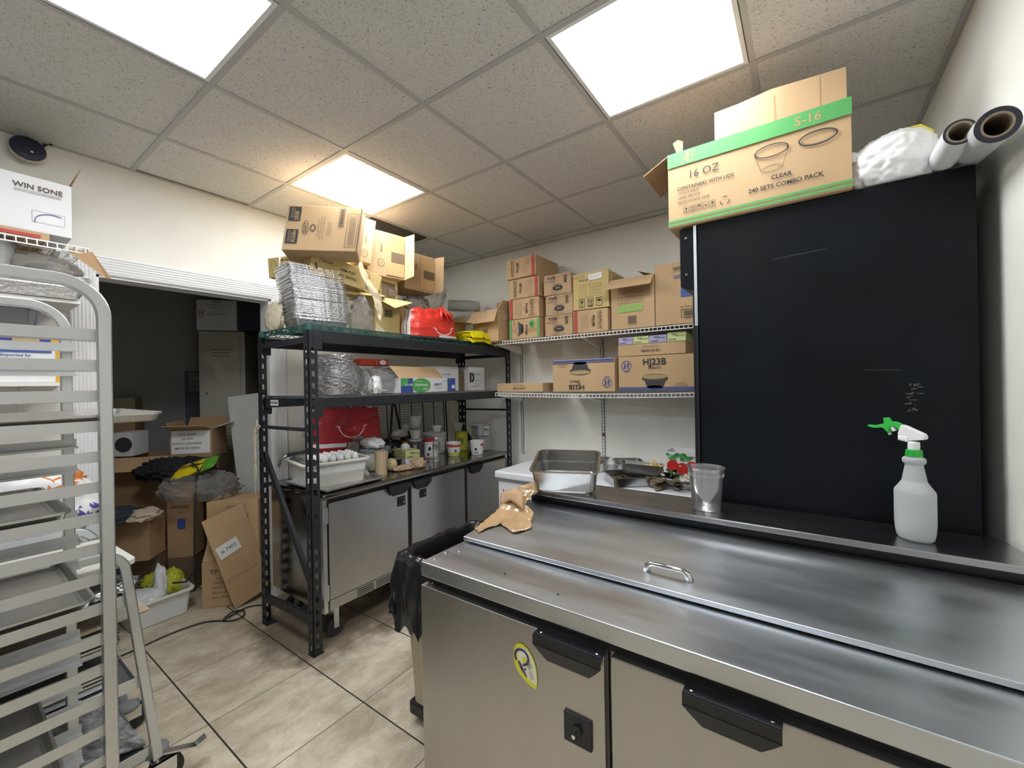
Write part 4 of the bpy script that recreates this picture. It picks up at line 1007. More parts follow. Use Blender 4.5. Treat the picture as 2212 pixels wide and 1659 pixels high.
def vel(p, W, D, H):
    at, u, v = FX(W, D, H); p.mi = BR; p.text('HC8-WHITE', at(.5, .66), u, v, .022, True, maxw=W*.7); p.text('1000', at(.5, .58), u, v, .016); p.mi = BL; p.rect(at(.55, .44), u, v, .05, .075)
carton('tall narrow carton with a blue label and raised flap, middle of the storeroom pile', .165, .15, .56, pile(.0, .575, .26), PA, prints=vel, open_=True, flaps=(('f', -12, .13), ('l', -30, .06)), m=M_card_d, seed=60)
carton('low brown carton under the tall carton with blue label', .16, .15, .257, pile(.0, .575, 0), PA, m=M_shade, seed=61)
def cupb(p, W, D, H):
    at, u, v = FX(W, D, H); p.mi = BR; c = at(.62, .72); p.ring(c, u, v, .062, .018, .003)
    for s in (-1, 1): p.rect(c+u*s*.05-v*.05, u, v, .003, .10, -.1*s)
    p.text('Plastic Container', at(.58, .90), u, v, .018); p.text('HM', at(.55, .22), u, v, .04, True)
carton('kraft carton with a cup drawing, under the clear plastic bag in the storeroom', .32, .24, .38, pile(.342, .36, .316), PA, prints=cupb, seed=62, m=M_card)
def tfp(p, W, D, H):
    at, u, v = FX(W, D, H); p.mi = BR; p.text('TF 1000', at(.52, .78), u, v, .045, True, maxw=W*.8)
    for k, q in enumerate(('Tall Fold', 'Dispenser', 'Napkin 1 Ply', '33cm x 18cm', '500 x 20 Pack')): p.text(q, at(.50, .64-k*.105), u, v, .021, maxw=W*.7)
    a2, u2, v2 = FX(W, D, H, 'l'); p.text('TF 1000', a2(.5, .72), u2, v2, .03)
carton('kraft carton printed TF1000 with an open flap, on the storeroom floor', .235, .25, .308, pile(.340, .285, .002), PA, prints=tfp, open_=True, flaps=(('f', -28, .12), ('l', 40, .0), ), seed=63)
def leaner():
    t = thing('flattened_carton', 'flattened kraft carton with a white # 7402 label leaning inside the doorway', 'cardboard', (-3.150, 1.185, .003), rot=(-.10, -.25, 1.60))
    a = MB(); a.box(0, .250, 0, .010, 0, .64); jit(a, .003, 4); a.build('panel', M_card, t, bevel=.002)
    b = MB(); b.mi = 0; b.rect((.085, -.005, .40), X, Z, .135, .088, .12); b.mi = 1; b.text('# 7402', (.085, -.0058, .40), X, Z, .034, False, .12); b.mi = 2; b.rect((.125, -.005, .20), X, Z, .24, .0025); b.rect((.125, -.005, .54), X, Z, .24, .002); b.build('label', [M_white, M_ink, M_card_d], t)
leaner()
a = MB(); a.box(0, .38, 0, .012, 0, 1.42); tag(a.build('cutting_board', mat('white_polyethylene', (.66, .69, .66), .5, var=.03), bevel=.003, loc=(-3.665, 1.475, .002), rot=(-.03, -.12, .62)), 'large white plastic board leaning in the storeroom against the locker', 'board')
# ---------------------------------------------------------------- carton on the small wire shelf
def ws(p, W, D, H):
    at, u, v = FX(W, D, H); p.mi = BR; p.text('WIN SONE', at(.83, .80), u, v, .030, True, maxw=.15); p.lines(at(.83, .69), u, v, .14, 1, .005, .002); p.rect(at(.83, .72), u, v, .14, .0015)
    p.frame(at(.88, .28), u, v, .10, .05, .0010); p.mi = BL; p.ring(at(.90, .20), u, v, .055, .04, .003, 12, 60, 190)
carton('white coated carton printed WIN SONE on the small wire shelf, top left', .60, .33, .24, (-2.765, -.20, 2.185), math.pi/2, m=M_card_w, open_=True, flaps=(('r', 20, .10, .0, M_card_d), ('b', 10, .06, 0, M_card_d)), prints=ws, seed=70)
carton('flat kraft carton with a red stripe under the white carton', .55, .32, .034, (-2.760, -.22, 2.1495), math.pi/2, prints=lambda p, W, D, H: (setattr(p, 'mi', RD), p.rect((W*.5, -.0045, H*.4), X, Z, W*.9, .014)), seed=71)
a = MB(); a.prism([(-2.76, .39, 2.135), (-2.74, .46, 2.132), (-2.62, .50, 2.0), (-2.63, .49, 1.995), (-2.75, .38, 2.12)], (.0, .003, .0)); tag(fixn(a.build('cardboard_flap', M_card_d)), 'dark cardboard flap hanging below the end of the small wire shelf', 'cardboard scrap')
# ================================================================ things on top of the black rack
TZ = 1.832
# tall stack of rectangular foil pans, nested, leaning slightly
def foil_pan_mesh():
    a = MB(); a.smooth = False
    a.pan(-.135, .135, -.172, .172, 0, .052, t=.024, rim=.014, rad=.035, th=.0006, n=6, lip=.0022)
    return a
fp = foil_pan_mesh(); fp0 = fp.build('foil_pan', M_foil, smooth=False)
for i in range(40):
    o = fp0 if i == 0 else fp0.copy()
    if i: C.objects.link(o)
    r = random.Random(i); lean = (i/40)**1.6
    o.location = (-2.545-.018*lean+r.uniform(-.005, .005), 1.440-.026*lean+r.uniform(-.005, .005), TZ+.002+i*.0083)
    o.rotation_euler = (r.uniform(-.018, .018), r.uniform(-.018, .018), math.radians(-8)+r.uniform(-.03, .03)+(.35-.3)*0)
    tag(o, 'foil pan in the tall nested stack at the near corner of the black rack', 'foil pan', 'nested foil pans on the black rack')
# yellowed wrapping bag under and left of the stack
o = crumple('paper_wrapper', mat('cream_wrapping', (.68, .62, .46), .6, bump=.5, bscale=25), .10, .035, .11, seed=3, amp=.3, loc=(-2.735, 1.27, TZ), rot=(0, .3, 0)); tag(o, 'crumpled cream paper wrapper hanging at the left end of the foil pan stack', 'wrapper')
# yellowish Peace cartons behind the foil stack
def peace(p, W, D, H):
    at, u, v = FX(W, D, H); p.mi = BR; p.text('Peace', at(.24, .76), u, v, .036); c = at(.22, .32)
    for s in (-1, 1): p.ring(c+u*s*.02, u, v, .025, .018, .002, 14, 20, 250)
    p.poly([c-u*.06+v*.02, c-u*.05+v*.035, c-u*.035, c-u*.045-v*.01]); p.mi = K; p.text('ITEM: PULP', at(.64, .60), u, v, .021, True); p.text('QTY: 500 PCS', at(.64, .32), u, v, .021, True)
def pulp(p, W, D, H):
    at, u, v = FX(W, D, H); p.mi = K
    for k, q in enumerate(('ITEM: PAPER BOX', 'QTY: 100 PCS', 'MADE IN CHINA')): p.text(q, at(.62, .82-k*.26), u, v, .019, True, maxw=W*.55)
    p.mi = BR; p.ring(at(.18, .6), u, v, .02, .03, .002)
carton('yellow kraft carton strapped with a white band, left of the Peace carton', .24, .24, .125, (-2.78, 1.270, 2.175), .62, m=M_card_y, prints=pulp, seed=80, rot=(.03, -.03, .42))
carton('stack support carton hidden behind the foil pans, yellow kraft', .22, .30, .318, (-2.725, 1.62, TZ), math.pi/2, m=M_card_y, seed=82) if False else None
carton('yellow kraft carton printed Peace with a dove, behind the foil pan stack', .36, .30, .135, (-2.44, 1.345, 2.168), 0, m=M_card_y, prints=peace, seed=81, rot=(.10, .14, 1.45))
a = MB(); a.tube([(-2.72, 1.315, 2.308), (-2.695, 1.298, 2.304), (-2.69, 1.294, 2.238), (-2.695, 1.298, 2.172), (-2.725, 1.32, 2.168)], .0055, 8); a.smooth = True
tag(a.build('strap', M_whpl, smooth=True), 'white band looped round the end of the yellow kraft carton', 'strap')
def four(p, W, D, H):
    at, u, v = FX(W, D, H); p.mi = RD; c = at(.45, .62); p.rect(c-u*.012+v*.010, u, v, .003, .03, .5); p.rect(c, u, v, .035, .003, .3); p.rect(c+u*.012, u, v, .003, .055, .2)
    p.mi = K; p.frame(at(.55, .22), u, v, .05, .034, .003); p.bars(at(.55, .22), u, v, .035, .02)
carton('small yellow kraft carton with a red handwritten 4, sloping beside the foil pans', .185, .25, .15, (-2.462, 1.655, 2.150), 0, m=M_card_y, prints=four, seed=83, rot=(.0, .27, 1.45))
# big tilted Dart type cartons against the ceiling
def dart(p, W, D, H):
    at, u, v = FX(W, D, H); R = lambda: (v, -u)
    p.mi = K; p.rect(at(.105, .80), u, v, .062, .082); p.rect(at(.105, .30), u, v, .062, .082)
    p.mi = TN; p.text('2500', at(.135, .76)-Y*.0008, v, -u, .026, True); p.text('PL200N', at(.135, .30)-Y*.0008, v, -u, .021, True); p.lines(at(.085, .82)-Y*.0008, v, -u, .06, 3, .008, .0022); p.lines(at(.085, .30)-Y*.0008, v, -u, .06, 3, .008, .0022)
    p.mi = BR; c = at(.265, .5); p.ring(c, v, -u, .042, .016, .003); p.text('DART', c, v, -u, .022, True)
    p.ring(at(.36, .5), u, v, .016, .022, .007)
    for k, q in enumerate(('Non-Vented Plastic Lids', 'Tapas de Plastico Transparentes', 'Tapas en Plastique Transparente')): p.text(q, at(.43+k*.035, .5), v, -u, .0105, maxw=.17)
    p.lines(at(.58, .5), v, -u, .09, 3, .008, .0018, 3); p.mi = K; p.frame(at(.73, .76), u, v, .028, .115, .002); p.bars(at(.73, .76), v, -u, .10, .018)
    p.frame(at(.885, .47), u, v, .060, .20, .0018)
    for k in range(3): p.lines(at(.855+k*.03, .47), v, -u, .18, 2, .006, .002, k+8)
    p.mi = BR; p.rect(at(.985, .5), u, v, .004, H)
t = carton('large kraft carton of cup lids with dark blue PL200N panels, tilted against the ceiling light', .405, .22, .262, (-2.43, 1.180, 2.262), 0, prints=dart, seed=84, rot=(-.02, 0, .90))
for ch in t.children:                                              # the carton is crushed out of square
    for v in ch.data.vertices: v.co.x += .15*v.co.z; v.co.z += .045*v.co.x
def pl(p, W, D, H):
    at, u, v = FX(W, D, H); p.mi = BR; p.text('PL200N', at(.5, .55), v*-1, u, .021, True); p.ring(at(.5, .20), u, v, .022, .028, .003); p.text('R', at(.5, .20), u, v, .02)
carton('kraft carton with a worn recycling ring, wedged behind the tilted lid carton', .105, .26, .300, (-2.435, 1.66, 2.320), 0, prints=pl, seed=85, rot=(0, .13, 1.28))
def plain_r(p, W, D, H):
    at, u, v = FX(W, D, H); p.mi = BR; p.text('P500R', at(.35, .62), v*-1, u, .020, True); p.ring(at(.35, .30), u, v, .024, .028, .003); p.text('R', at(.35, .30), u, v, .02)
def sideopen(label, loc, rot, W, D, H, seed, prints, flapl=.11):
    """carton lying on its side, mouth to the right, one flap standing out towards the room"""
    t = carton(label, W, D, H, loc, 0, prints=prints, seed=seed, rot=rot)
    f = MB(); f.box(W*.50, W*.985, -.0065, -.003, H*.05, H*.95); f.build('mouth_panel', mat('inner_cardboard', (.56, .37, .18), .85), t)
    g = MB(); g.box(W*.62, W*.99, -.009, -.0066, H*.36, H*.58); g.build('torn_opening_shade', M_shade, t)  # dark panel on the face, painted as the shade inside the tear
    fl = MB(); fl.prism([(W, 0, .0), (W+.02, -flapl, .012), (W+.02, -flapl, H-.005), (W, 0, H)], (.003, 0, 0)); fixn(fl.build('flap', M_card, t))
    return t
t = sideopen('kraft carton on its side with a white bag showing through its torn mouth', (-2.475, 1.780, 2.260), (.0, .03, 1.34), .275, .26, .320, 86, plain_r)
o = crumple('plastic_bag', M_bagw, .045, .012, .03, seed=8, amp=.2, loc=(-2.447, 2.000, 2.415), rot=(0, 0, 1.34)); tag(o, 'scrap of white plastic bag showing in the torn mouth of the side-lying carton', 'plastic bag')
sideopen('kraft carton on its side with tape hanging from its edge, furthest along the pile', (-2.50, 2.125, 2.225), (.0, .05, 1.40), .265, .25, .292, 87, plain_r, .10)
o = crumple('plastic_bag', M_bagw, .012, .02, .09, seed=9, amp=.5, flat=False, loc=(-2.455, 2.110, 2.29)); tag(o, 'strip of tape and plastic hanging between the two side-lying cartons', 'plastic strip')
# yellow open carton with flaps
def yb(p, W, D, H):
    at, u, v = FX(W, D, H); p.mi = K; p.bars(at(.52, .62), u, v, .065, .055)
carton('tall yellow kraft carton with a barcode standing behind the hanging tan paper strip', .21, .26, .275, (-2.475, 1.835, TZ), 1.50, m=M_card_y, prints=yb, open_=True, flaps=(('r', 110, .13), ), seed=88)
def ycarton():
    t = carton('yellow kraft carton lying open toward the room with two long flaps', .26, .24, .145, (-2.50, 1.775, 2.112), 1.45, m=M_card_y, open_=True, flaps=(), seed=89)
    # re-use body but open to the front: flaps fold out and down
    f = MB(); f.prism([(.0, 0, .0), (.26, 0, .0), (.30, -.13, -.035), (.13, -.17, -.10), (.05, -.02, -.004)], (0, 0, .003)); fixn(f.build('flap', M_card_y, t))
    f = MB(); f.prism([(-.22, -.015, .012), (.14, -.015, .012), (.10, -.09, -.012), (-.22, -.07, -.03)], (0, 0, .003)); fixn(f.build('flap', M_card_y, t))
    f = MB(); f.prism([(.0, -.002, .0), (.115, -.002, .0), (.09, -.002, .14), (.03, -.002, .155)], (0, -.003, 0)); fixn(f.build('mouth_shade', M_shade, t))  # dark sheets on the front stand for shade inside the mouth
    f = MB(); f.prism([(.13, -.002, .005), (.235, -.002, .005), (.235, -.002, .11), (.13, -.002, .12)], (0, -.003, 0)); fixn(f.build('mouth_shade', M_shade, t))
ycarton()
o = crumple('plastic_bag', M_clear, .045, .04, .03, seed=10, amp=.3, loc=(-2.47, 1.98, 2.135)); tag(o, 'crumpled clear bag in the mouth of the open yellow kraft carton', 'plastic bag')
# hanging strip of brown packing tape paper
o = sheet('paper_strip', mat('cream_paper_strip', (.68, .58, .38), .65), [[(-2.36, 1.605, 2.290), (-2.36, 1.655, 2.275)], [(-2.335, 1.63, 2.18), (-2.335, 1.69, 2.17)], [(-2.32, 1.70, 2.06), (-2.32, 1.775, 2.06)], [(-2.31, 1.725, 1.95), (-2.31, 1.78, 1.945)], [(-2.30, 1.735, 1.90), (-2.30, 1.745, 1.895)]], 8, 26, amp=.010, fr=28)
tag(o, 'crinkled cream paper tape strip hanging beside the foil pan stack', 'paper strip')
a = MB(); a.prism([(-2.32, 1.722, 1.835), (-2.31, 1.79, 1.835), (-2.315, 1.775, 1.86), (-2.32, 1.735, 1.90)], (.003, 0, 0)); tag(fixn(a.build('paper_scrap', mat('cream_paper_strip', (.68, .58, .38)))), 'pointed scrap of cream paper at the foot of the hanging strip', 'paper scrap')
o = crumple('plastic_bag', film('milky_bag', (.95, .95, .96), .22, .2, .9, 22), .085, .075, .15, seed=11, amp=.35, fr=2.5, loc=(-2.45, 1.705, TZ)); tag(o, 'tall milky plastic bag standing between foil pans and yellow carton', 'plastic bag')
# dark cartons behind and the small yellow one
carton('dark red-brown carton with raised flaps behind the red bag', .42, .22, .20, (-2.62, 2.10, TZ), 1.50, m=mat('maroon_carton', (.16, .07, .05), .8), open_=True, flaps=(('f', -38, .12), ('r', -20, .10), ('b', 15, .08)), seed=90)
carton('small yellow kraft carton between barcode carton and red bag', .10, .14, .27, (-2.50, 2.055, TZ), 1.50, m=M_card_y, seed=91)
carton('brown carton with a faint circle print right of the red bag', .20, .30, .19, (-2.47, 2.56, TZ), 1.50, m=M_card_d, open_=True, flaps=(('f', 100, .12), ('r', 10, .06)), prints=lambda p, W, D, H: (setattr(p, 'mi', BR), p.ring((W*.5, -.005, H*.4), X, Z, .035, .03, .003)), seed=92)
carton('plain dark carton at the back between the brown carton and the kraft cup carton', .15, .25, .33, (-2.56, 2.80, TZ), 1.50, m=M_card_d, open_=True, flaps=(('r', 0, .03),), seed=93) if False else None
# clear bags and a roll
o = crumple('plastic_bag', M_clear, .20, .16, .22, seed=12, amp=.2, loc=(-2.68, 2.48, 2.02), flat=False); tag(o, 'large clear plastic bag bulging behind the red bag', 'plastic bag')
o = crumple('plastic_bag', M_clear, .12, .10, .09, seed=13, amp=.25, loc=(-2.56, 2.28, 2.05)); tag(o, 'flatter clear plastic bag left of the big clear one', 'plastic bag')
a = MB(); a.smooth = True; a.cyl((-2.66, 2.76, 2.20), (-2.44, 2.95, 2.19), .052, 20); tag(a.build('film_roll', film('green_tint_roll', (.55, .62, .6), .5, .2, 0), smooth=True), 'greenish roll of wrapped plastic lying behind the clear bags', 'roll')
# red smile bag
M_red = mat('red_plastic_bag', (.72, .045, .03), .3, bump=.35, bscale=18, spec=.6)
M_red2 = mat('bag_white_print', (.85, .82, .82), .35)
def smile_bag(name, label, loc, rz, W, D, H, stripes=True, seed=0, M=None, knot=True, dk=False, tilt=0):
    t = thing(name, label, 'bag', loc, rot=(0, tilt, rz)); n = 22
    def hull(u, v):
        """u round the bag 0..1, v up 0..1"""
        a = 2*math.pi*u; k = (abs(math.cos(a))**4+abs(math.sin(a))**4)**(-.25)
        top = 1-.45*v**2.2
        x = math.cos(a)*k*W/2*(1-.14*v)*(1+.05*math.sin(v*3)); y = math.sin(a)*k*D/2*top
        z = H*v*(1-.10*math.cos(2*a)*0)
        q = Vector((x, y, z))*16+Vector((seed, 0, 0)); e = .012*(.3+v)
        rr = 1-2*abs(noise.noise(q))
        return Vector((x+noise.noise(q)*e, y+(rr*.8)*e*(1 if y > 0 else -1)*.9+noise.noise(q*2)*.003, z+(noise.noise(q+Vector((3, 3, 3)))*.02-(.12*H*(1-abs(2*(x/W))**2))*0)*v))
    a = MB(); a.smooth = True; nu, nv = 80, 36; g = []
    for j in range(nv+1): g.append([a.vert(hull(i/nu, j/nv)) for i in range(nu)])
    for j in range(nv):
        for i in range(nu):
            u = (i+.5)/nu; side = min(abs(u-.5), 1-abs(u-.5)); v = (j+.5)/nv
            ang = 2*math.pi*u; cx = math.cos(ang)
            a.mi = 0
            if stripes:
                if cx < -.93: a.mi = 1 if (abs(math.sin(ang)*9) % 2) < 1.3 else 2
                if -.93 < cx < -.84 and math.sin(ang) < 0: a.mi = 1
                if v < .07 and math.sin(ang) < 0 and cx > .1: a.mi = 1
                if cx > .94: a.mi = 1
            else:
                if .20 < v < .27 and math.sin(ang) < 0: a.mi = 1
            a.face((g[j][i], g[j][(i+1)%nu], g[j+1][(i+1)%nu], g[j+1][i]))
    a.mi = 0; a.face(g[0][::-1])
    a.build('body', [M or M_red, M_red2, mat('maroon_stripe', (.25, .03, .03), .4)], t)
    if knot:
        k = MB(); k.smooth = True
        for (x0, x1, w) in ((.04, -.02, .016), (.06, .10, .014), (.02, .05, .013)):
            k.tube([(W*.12, -D*.12, H*.98), (W*.12+x0*.3, -D*.35, H*1.06), (W*.12+x1*.6, -D*.50, H*.86), (W*.12+x1, -D*.53, H*.58)], [w*.6, w, w*.9, w*.4], 7)
        k.build('knot', M or M_red, t)
    s = MB(); pts = []
    for q in range(15):
        th = math.radians(200+q*10) if not dk else math.radians(195+q*10.5)
        pts.append((W*.20*math.cos(th)+(W*.13 if stripes else W*.02), None, H*(.42 if stripes else .70)+H*.32*math.sin(th)))
    P3 = []
    for x, _, z in pts:
        # push the print just outside the front of the bag
        best = min((hull(.5+k/160, max(0, min(1, z/H))) for k in range(0, 80)), key=lambda p: abs(p.x-x)); P3.append(Vector((x, best.y-.004, z)))
    for p, q in zip(P3, P3[1:]): s.bar(p, q, .006, .0015, (0, 1, 0))
    for p, d in ((P3[0], 1), (P3[-1], -1)): s.bar(p+Vector((-.014, 0, .004)), p+Vector((.014, 0, .004-.012*d)), .005, .0015, (0, 1, 0))
    s.build('smile_print', M_red2, t)
    return t
smile_bag('shopping_bag', 'bright red plastic bag with a striped side and white smile on top of the rack', (-2.365, 2.245, 1.836), 1.45, .44, .20, .215, seed=2)
# yellow folded bags
o = thing('folded_bags', 'x', 'plastic bags', (0, 0, 0))
for k in range(5):
    z = 1.838+k*.016; e = .012*math.sin(k*2.1); My = mat('yellow_plastic', (.85, .74, .01), .35)
    sheet('bag_layer', My, [[(-2.45, 2.56-e, z), (-2.45, 2.70, z+.02), (-2.45, 2.82+e, z)], [(-2.30, 2.55, z+.002), (-2.30, 2.69, z+.025), (-2.30, 2.83+e, z)], [(-2.215-e, 2.555, z-.008), (-2.205-e, 2.69, z+.010), (-2.215, 2.83, z-.012)], [(-2.205-e, 2.56, z-.022), (-2.197-e, 2.69, z-.012), (-2.207, 2.82, z-.028)]], 18, 14, amp=.006, fr=22, seed=k, parent=o, solid=.008)
tag(o, 'bright yellow folded plastic bags at the rack edge beside the kraft cup carton', 'plastic bags')
a = MB(); a.prism([(-2.26, 2.80, 1.834), (-2.20, 2.87, 1.80), (-2.205, 2.98, 1.795), (-2.26, 2.99, 1.834)], (0, 0, .004)); tag(fixn(a.build('folded_bags', mat('dull_yellow_plastic', (.55, .46, .02), .5))), 'dull yellow plastic corner hanging under the kraft cup carton', 'plastic bags')
# ================================================================ middle shelf of the rack
MZ = 1.4265
r0 = MB(); r0.smooth = False
def foil_round():
    a = MB(); n = 44; prof = [(.085, 0), (.086, .002), (.108, .030), (.118, .031), (.120, .034), (.116, .036), (.106, .034), (.084, .004)]
    a.lathe(prof, n, cap1=True)
    for i, v in enumerate(a.v):
        k = 1+.025*math.sin(i*2.7)*(1 if v[2] > .01 else .3); a.v[i] = (v[0]*k, v[1]*k, v[2]+.002*math.sin(i*5.1))
    return a.build('foil_pan', M_foil)
f0 = foil_round()
for i in range(26):
    o = f0 if i == 0 else f0.copy()
    if i: C.objects.link(o)
    r = random.Random(i+50); o.location = (-2.405+r.uniform(-.003, .003), 1.482+r.uniform(-.003, .003)-.0006*i, MZ+.004+i*.0083); o.rotation_euler = (0, 0, r.random()*6)
    tag(o, 'round foil pan in the bagged stack on the middle shelf of the rack', 'foil pan', 'round foil pans in a clear bag')
def bagshape(p, w):
    k = 1-.35*max(0, p.z)**3; return (w.x*k*1.15, w.y*k*1.15, w.z)
o = crumple('plastic_bag', M_clear, .148, .150, .155, seed=15, amp=.10, fr=3, sub=5, loc=(-2.405, 1.482, MZ), sh=bagshape); tag(o, 'clear plastic bag wrapped round the stack of round foil pans', 'plastic bag')
o = crumple('plastic_bag', M_clear, .045, .05, .10, seed=16, amp=.35, loc=(-2.30, 1.625, MZ-.005)); tag(o, 'twisted clear end of the foil pan bag, spilling over the shelf beam', 'plastic bag')
tag(crumple('packet', M_bagw, .035, .045, .07, seed=18, amp=.45, fr=3, loc=(-2.29, 1.69, MZ)), 'small white wrapped packet between foil pans and clear lids', 'packet')
# sleeve of clear lids lying on its side
a = MB(); a.smooth = False
prof = []
for k in range(27): prof += [(.068, k*.0085), (.068, k*.0085+.005), (.063, k*.0085+.0065)]
a.T = Matrix.Translation((-2.42, 1.700, MZ+.070)) @ Euler((-math.pi/2, 0, 0)).to_matrix().to_4x4(); a.lathe(prof, 28); a.T = None
tag(a.build('lid_sleeve', film('stacked_lids', (.82, .85, .86), .35, .06, 0)), 'sleeve of clear plastic lids lying on the middle shelf', 'lids')
o = crumple('plastic_bag', M_clear, .10, .14, .065, seed=17, amp=.32, fr=3.5, loc=(-2.44, 1.83, MZ+.075)); tag(o, 'open clear plastic wrap crumpled over the sleeve of lids', 'plastic bag')
# aluminium foil box
def foilbox():
    t = thing('foil_box', 'open aluminium foil dispenser box, green and white with dark blue ends', 'box', (-2.30, 1.905, MZ), math.pi/2)
    W, D, H = .545, .11, .105; a = MB(); a.box(0, W, 0, D, 0, H); a.build('body', M_card_w, t, bevel=.002)
    p = MB(); e = .0025; at = lambda x, z, k=1: Vector((W*x, -e-.0007*k, H*z))
    p.mi = 1; p.rect(at(.10, .5), X, Z, W*.2, H*.98); p.rect(at(.92, .5), X, Z, W*.16, H*.98)
    p.mi = 3; p.rect(at(.06, .72, 2), X, Z, W*.12, H*.5); p.disc(at(.345, .5, 2), X, Z, W*.165, H*.49)
    p.mi = 4; p.text('Aluminum', at(.345, .55, 3), X, Z, .030, True); p.text('Foil', at(.41, .25, 3), X, Z, .026, True); p.text('Food Service', at(.30, .78, 3), X, Z, .012); p.text('18 x 500', at(.13, .55, 3), X, Z, .02, True); p.rect(at(.955, .35, 2), X, Z, .035, .026)
    p.mi = 1; p.text('HEAVY', at(.655, .55, 3), X, Z, .026, True); p.mi = 0; p.lines(at(.66, .30, 2), X, Z, .07, 1, .005, .002); p.mi = 3; p.text('18" x 500', at(.80, .80, 3), X, Z, .016)
    p.build('printing', PM, t)
    l = MB(); l.prism([(.0, .015, H), (W*.80, .015, H), (W*.72, .07, H+.085), (-.04, .07, H+.085)], (0, .003, 0)); fixn(l.build('lid_flap', M_card, t))
foilbox()
# white foil sheet boxes behind
def rb(p, W, D, H):
    at, u, v = FX(W, D, H); p.mi = K; c = at(.13, .55); p.rect(c-u*.012, u, v, .022, .085); p.ring(c+u*.004, u, v, .034, .043, .020, 18, -90, 90); p.mi = K; p.text('FOIL SHEETS', at(.50, .68), u, v, .018); p.mi = BR; p.ring(at(.55, .35), u, v, .04, .02, .002); p.mi = RD; p.rect(at(.35, .18), u, v, W*.5, .003)
carton('white foil sheets carton with a black logo, behind the foil dispenser box', .30, .24, .205, (-2.44, 2.345, MZ), math.pi/2, m=M_card_w, prints=rb, seed=95)
carton('white foil sheets carton with a torn corner, against the far rack post', .21, .26, .205, (-2.40, 2.735, MZ), math.pi/2, m=M_card_w, prints=rb, seed=96)
carton('white carton at the back of the middle shelf under the red box', .42, .16, .200, (-2.60, 1.62, MZ), math.pi/2, m=M_card_w, prints=lambda p, W, D, H: (setattr(p, 'mi', BR), p.lines(FX(W, D, H)[0](.4, .75), X, Z, .3, 2, .012, .004)), seed=97)
carton('second white carton at the back of the middle shelf, half black lettering', .25, .16, .195, (-2.60, 2.06, MZ), math.pi/2, m=M_card_w, prints=lambda p, W, D, H: (setattr(p, 'mi', K), p.rect(FX(W, D, H)[0](.2, .75), X, Z, .07, .04)), seed=98)
carton('flat red box with a round cream badge on top of the white carton', .24, .10, .048, (-2.585, 1.79, MZ+.2025), math.pi/2, m=mat('red_card', (.55, .06, .03), .5), prints=lambda p, W, D, H: (setattr(p, 'mi', WH), p.disc(FX(W, D, H)[0](.78, .5), X, Z, .030, .018), setattr(p, 'mi', WH), p.rect(FX(W, D, H)[0](.55, .5), X, Z, .002, H)), seed=99)
carton('torn dark gap box between the two foil sheets cartons', .075, .2, .17, (-2.45, 2.655, MZ), math.pi/2, m=M_shade, seed=100, open_=True)
# ================================================================ things on the undercounter cooler
CZ = .8695
M_tub = mat('frosted_white_tub', (.74, .76, .76), .45, spec=.4); M_rimw = mat('cream_tub_rim', (.80, .77, .68), .45)
def bus_tub(lab, c, rz, w, l, h, z, th=.004):
    t = thing('bus_tub', lab, 'tub', (c[0], c[1], z), rz)
    a = MB(); a.smooth = False; a.pan(-w/2, w/2, -l/2, l/2, 0, h, t=.022, rim=.018, rad=.045, th=.004, n=7, lip=.016); a.build('body', M_tub, t, smooth=False, bevel=0)
    r = MB(); pts = []
    for cx, cy, st in ((w/2-.045, l/2-.045, 0), (-w/2+.045, l/2-.045, 90), (-w/2+.045, -l/2+.045, 180), (w/2-.045, -l/2+.045, 270)):
        for k in range(5): an = math.radians(st+22.5*k); pts.append(Vector((cx+.04*math.cos(an), cy+.04*math.sin(an), h-.006)))
    r.smooth = True; r.tube(pts, .009, 8, closed=True); r.build('rim', M_rimw, t)
    return t
bus_tub('frosted white bus tub full of egg cartons, near corner of the undercounter cooler', (-2.56, 1.515), math.radians(-12), .40, .42, .150, CZ)
# eggs in clear cartons
M_egg = mat('white_egg', (.86, .86, .87), .45)
e0 = MB(); e0.smooth = True; e0.lathe([(0.0005, 0), (.010, .002), (.018, .010), (.0215, .022), (.020, .034), (.014, .046), (.007, .053), (.0005, .055)], 18, cap0=False, cap1=False)
egg = e0.build('egg', M_egg, smooth=True); first = True; ca, sa = math.cos(math.radians(-12)), math.sin(math.radians(-12))
for i in range(6):
    for j in range(4):
        if i < 2 and j > 1 and i+j != 3: continue
        lx, ly = .148-.048*j, -.115+.047*i
        o = egg if first else egg.copy()
        if not first: C.objects.link(o)
        first = False; o.location = (-2.56+lx*ca-ly*sa, 1.515+lx*sa+ly*ca, 1.005+(.001*((i*3+j) % 3)))
        tag(o, 'white egg in the tray on top of the frosted bus tub', 'egg', 'white eggs in the bus tub')
def eggtray():
    a = MB(); a.smooth = True; n = 36; g = []
    for i in range(n+1):
        row = []
        for j in range(n+1):
            x, y = -.185+.37*i/n, -.15+.31*j/n; row.append(a.vert((x, y, .010+.012*abs(math.sin(x*math.pi/.048))*abs(math.sin(y*math.pi/.047)))))
        g.append(row)
    for i in range(n):
        for j in range(n): a.face((g[i][j], g[i+1][j], g[i+1][j+1], g[i][j+1]))
    tag(a.build('egg_tray', mat('grey_pulp', (.42, .43, .45), .6), solid=.002, loc=(-2.56, 1.515, .985), rot=(0, 0, math.radians(-12))), 'grey egg tray pushed into the frosted bus tub', 'egg tray')
eggtray()
o = crumple('plastic_bag', M_clear, .12, .10, .02, seed=20, amp=.4, fr=6, loc=(-2.645, 1.43, 1.012)); tag(o, 'torn clear wrap lying over the left side of the egg tray', 'plastic bag')
a = MB(); a.smooth = True; a.tube([(-2.86, 1.345, .96), (-2.85, 1.36, 1.01), (-2.82, 1.385, 1.03)], .009, 8); g = a.build('grip_bar', M_alu, smooth=True)
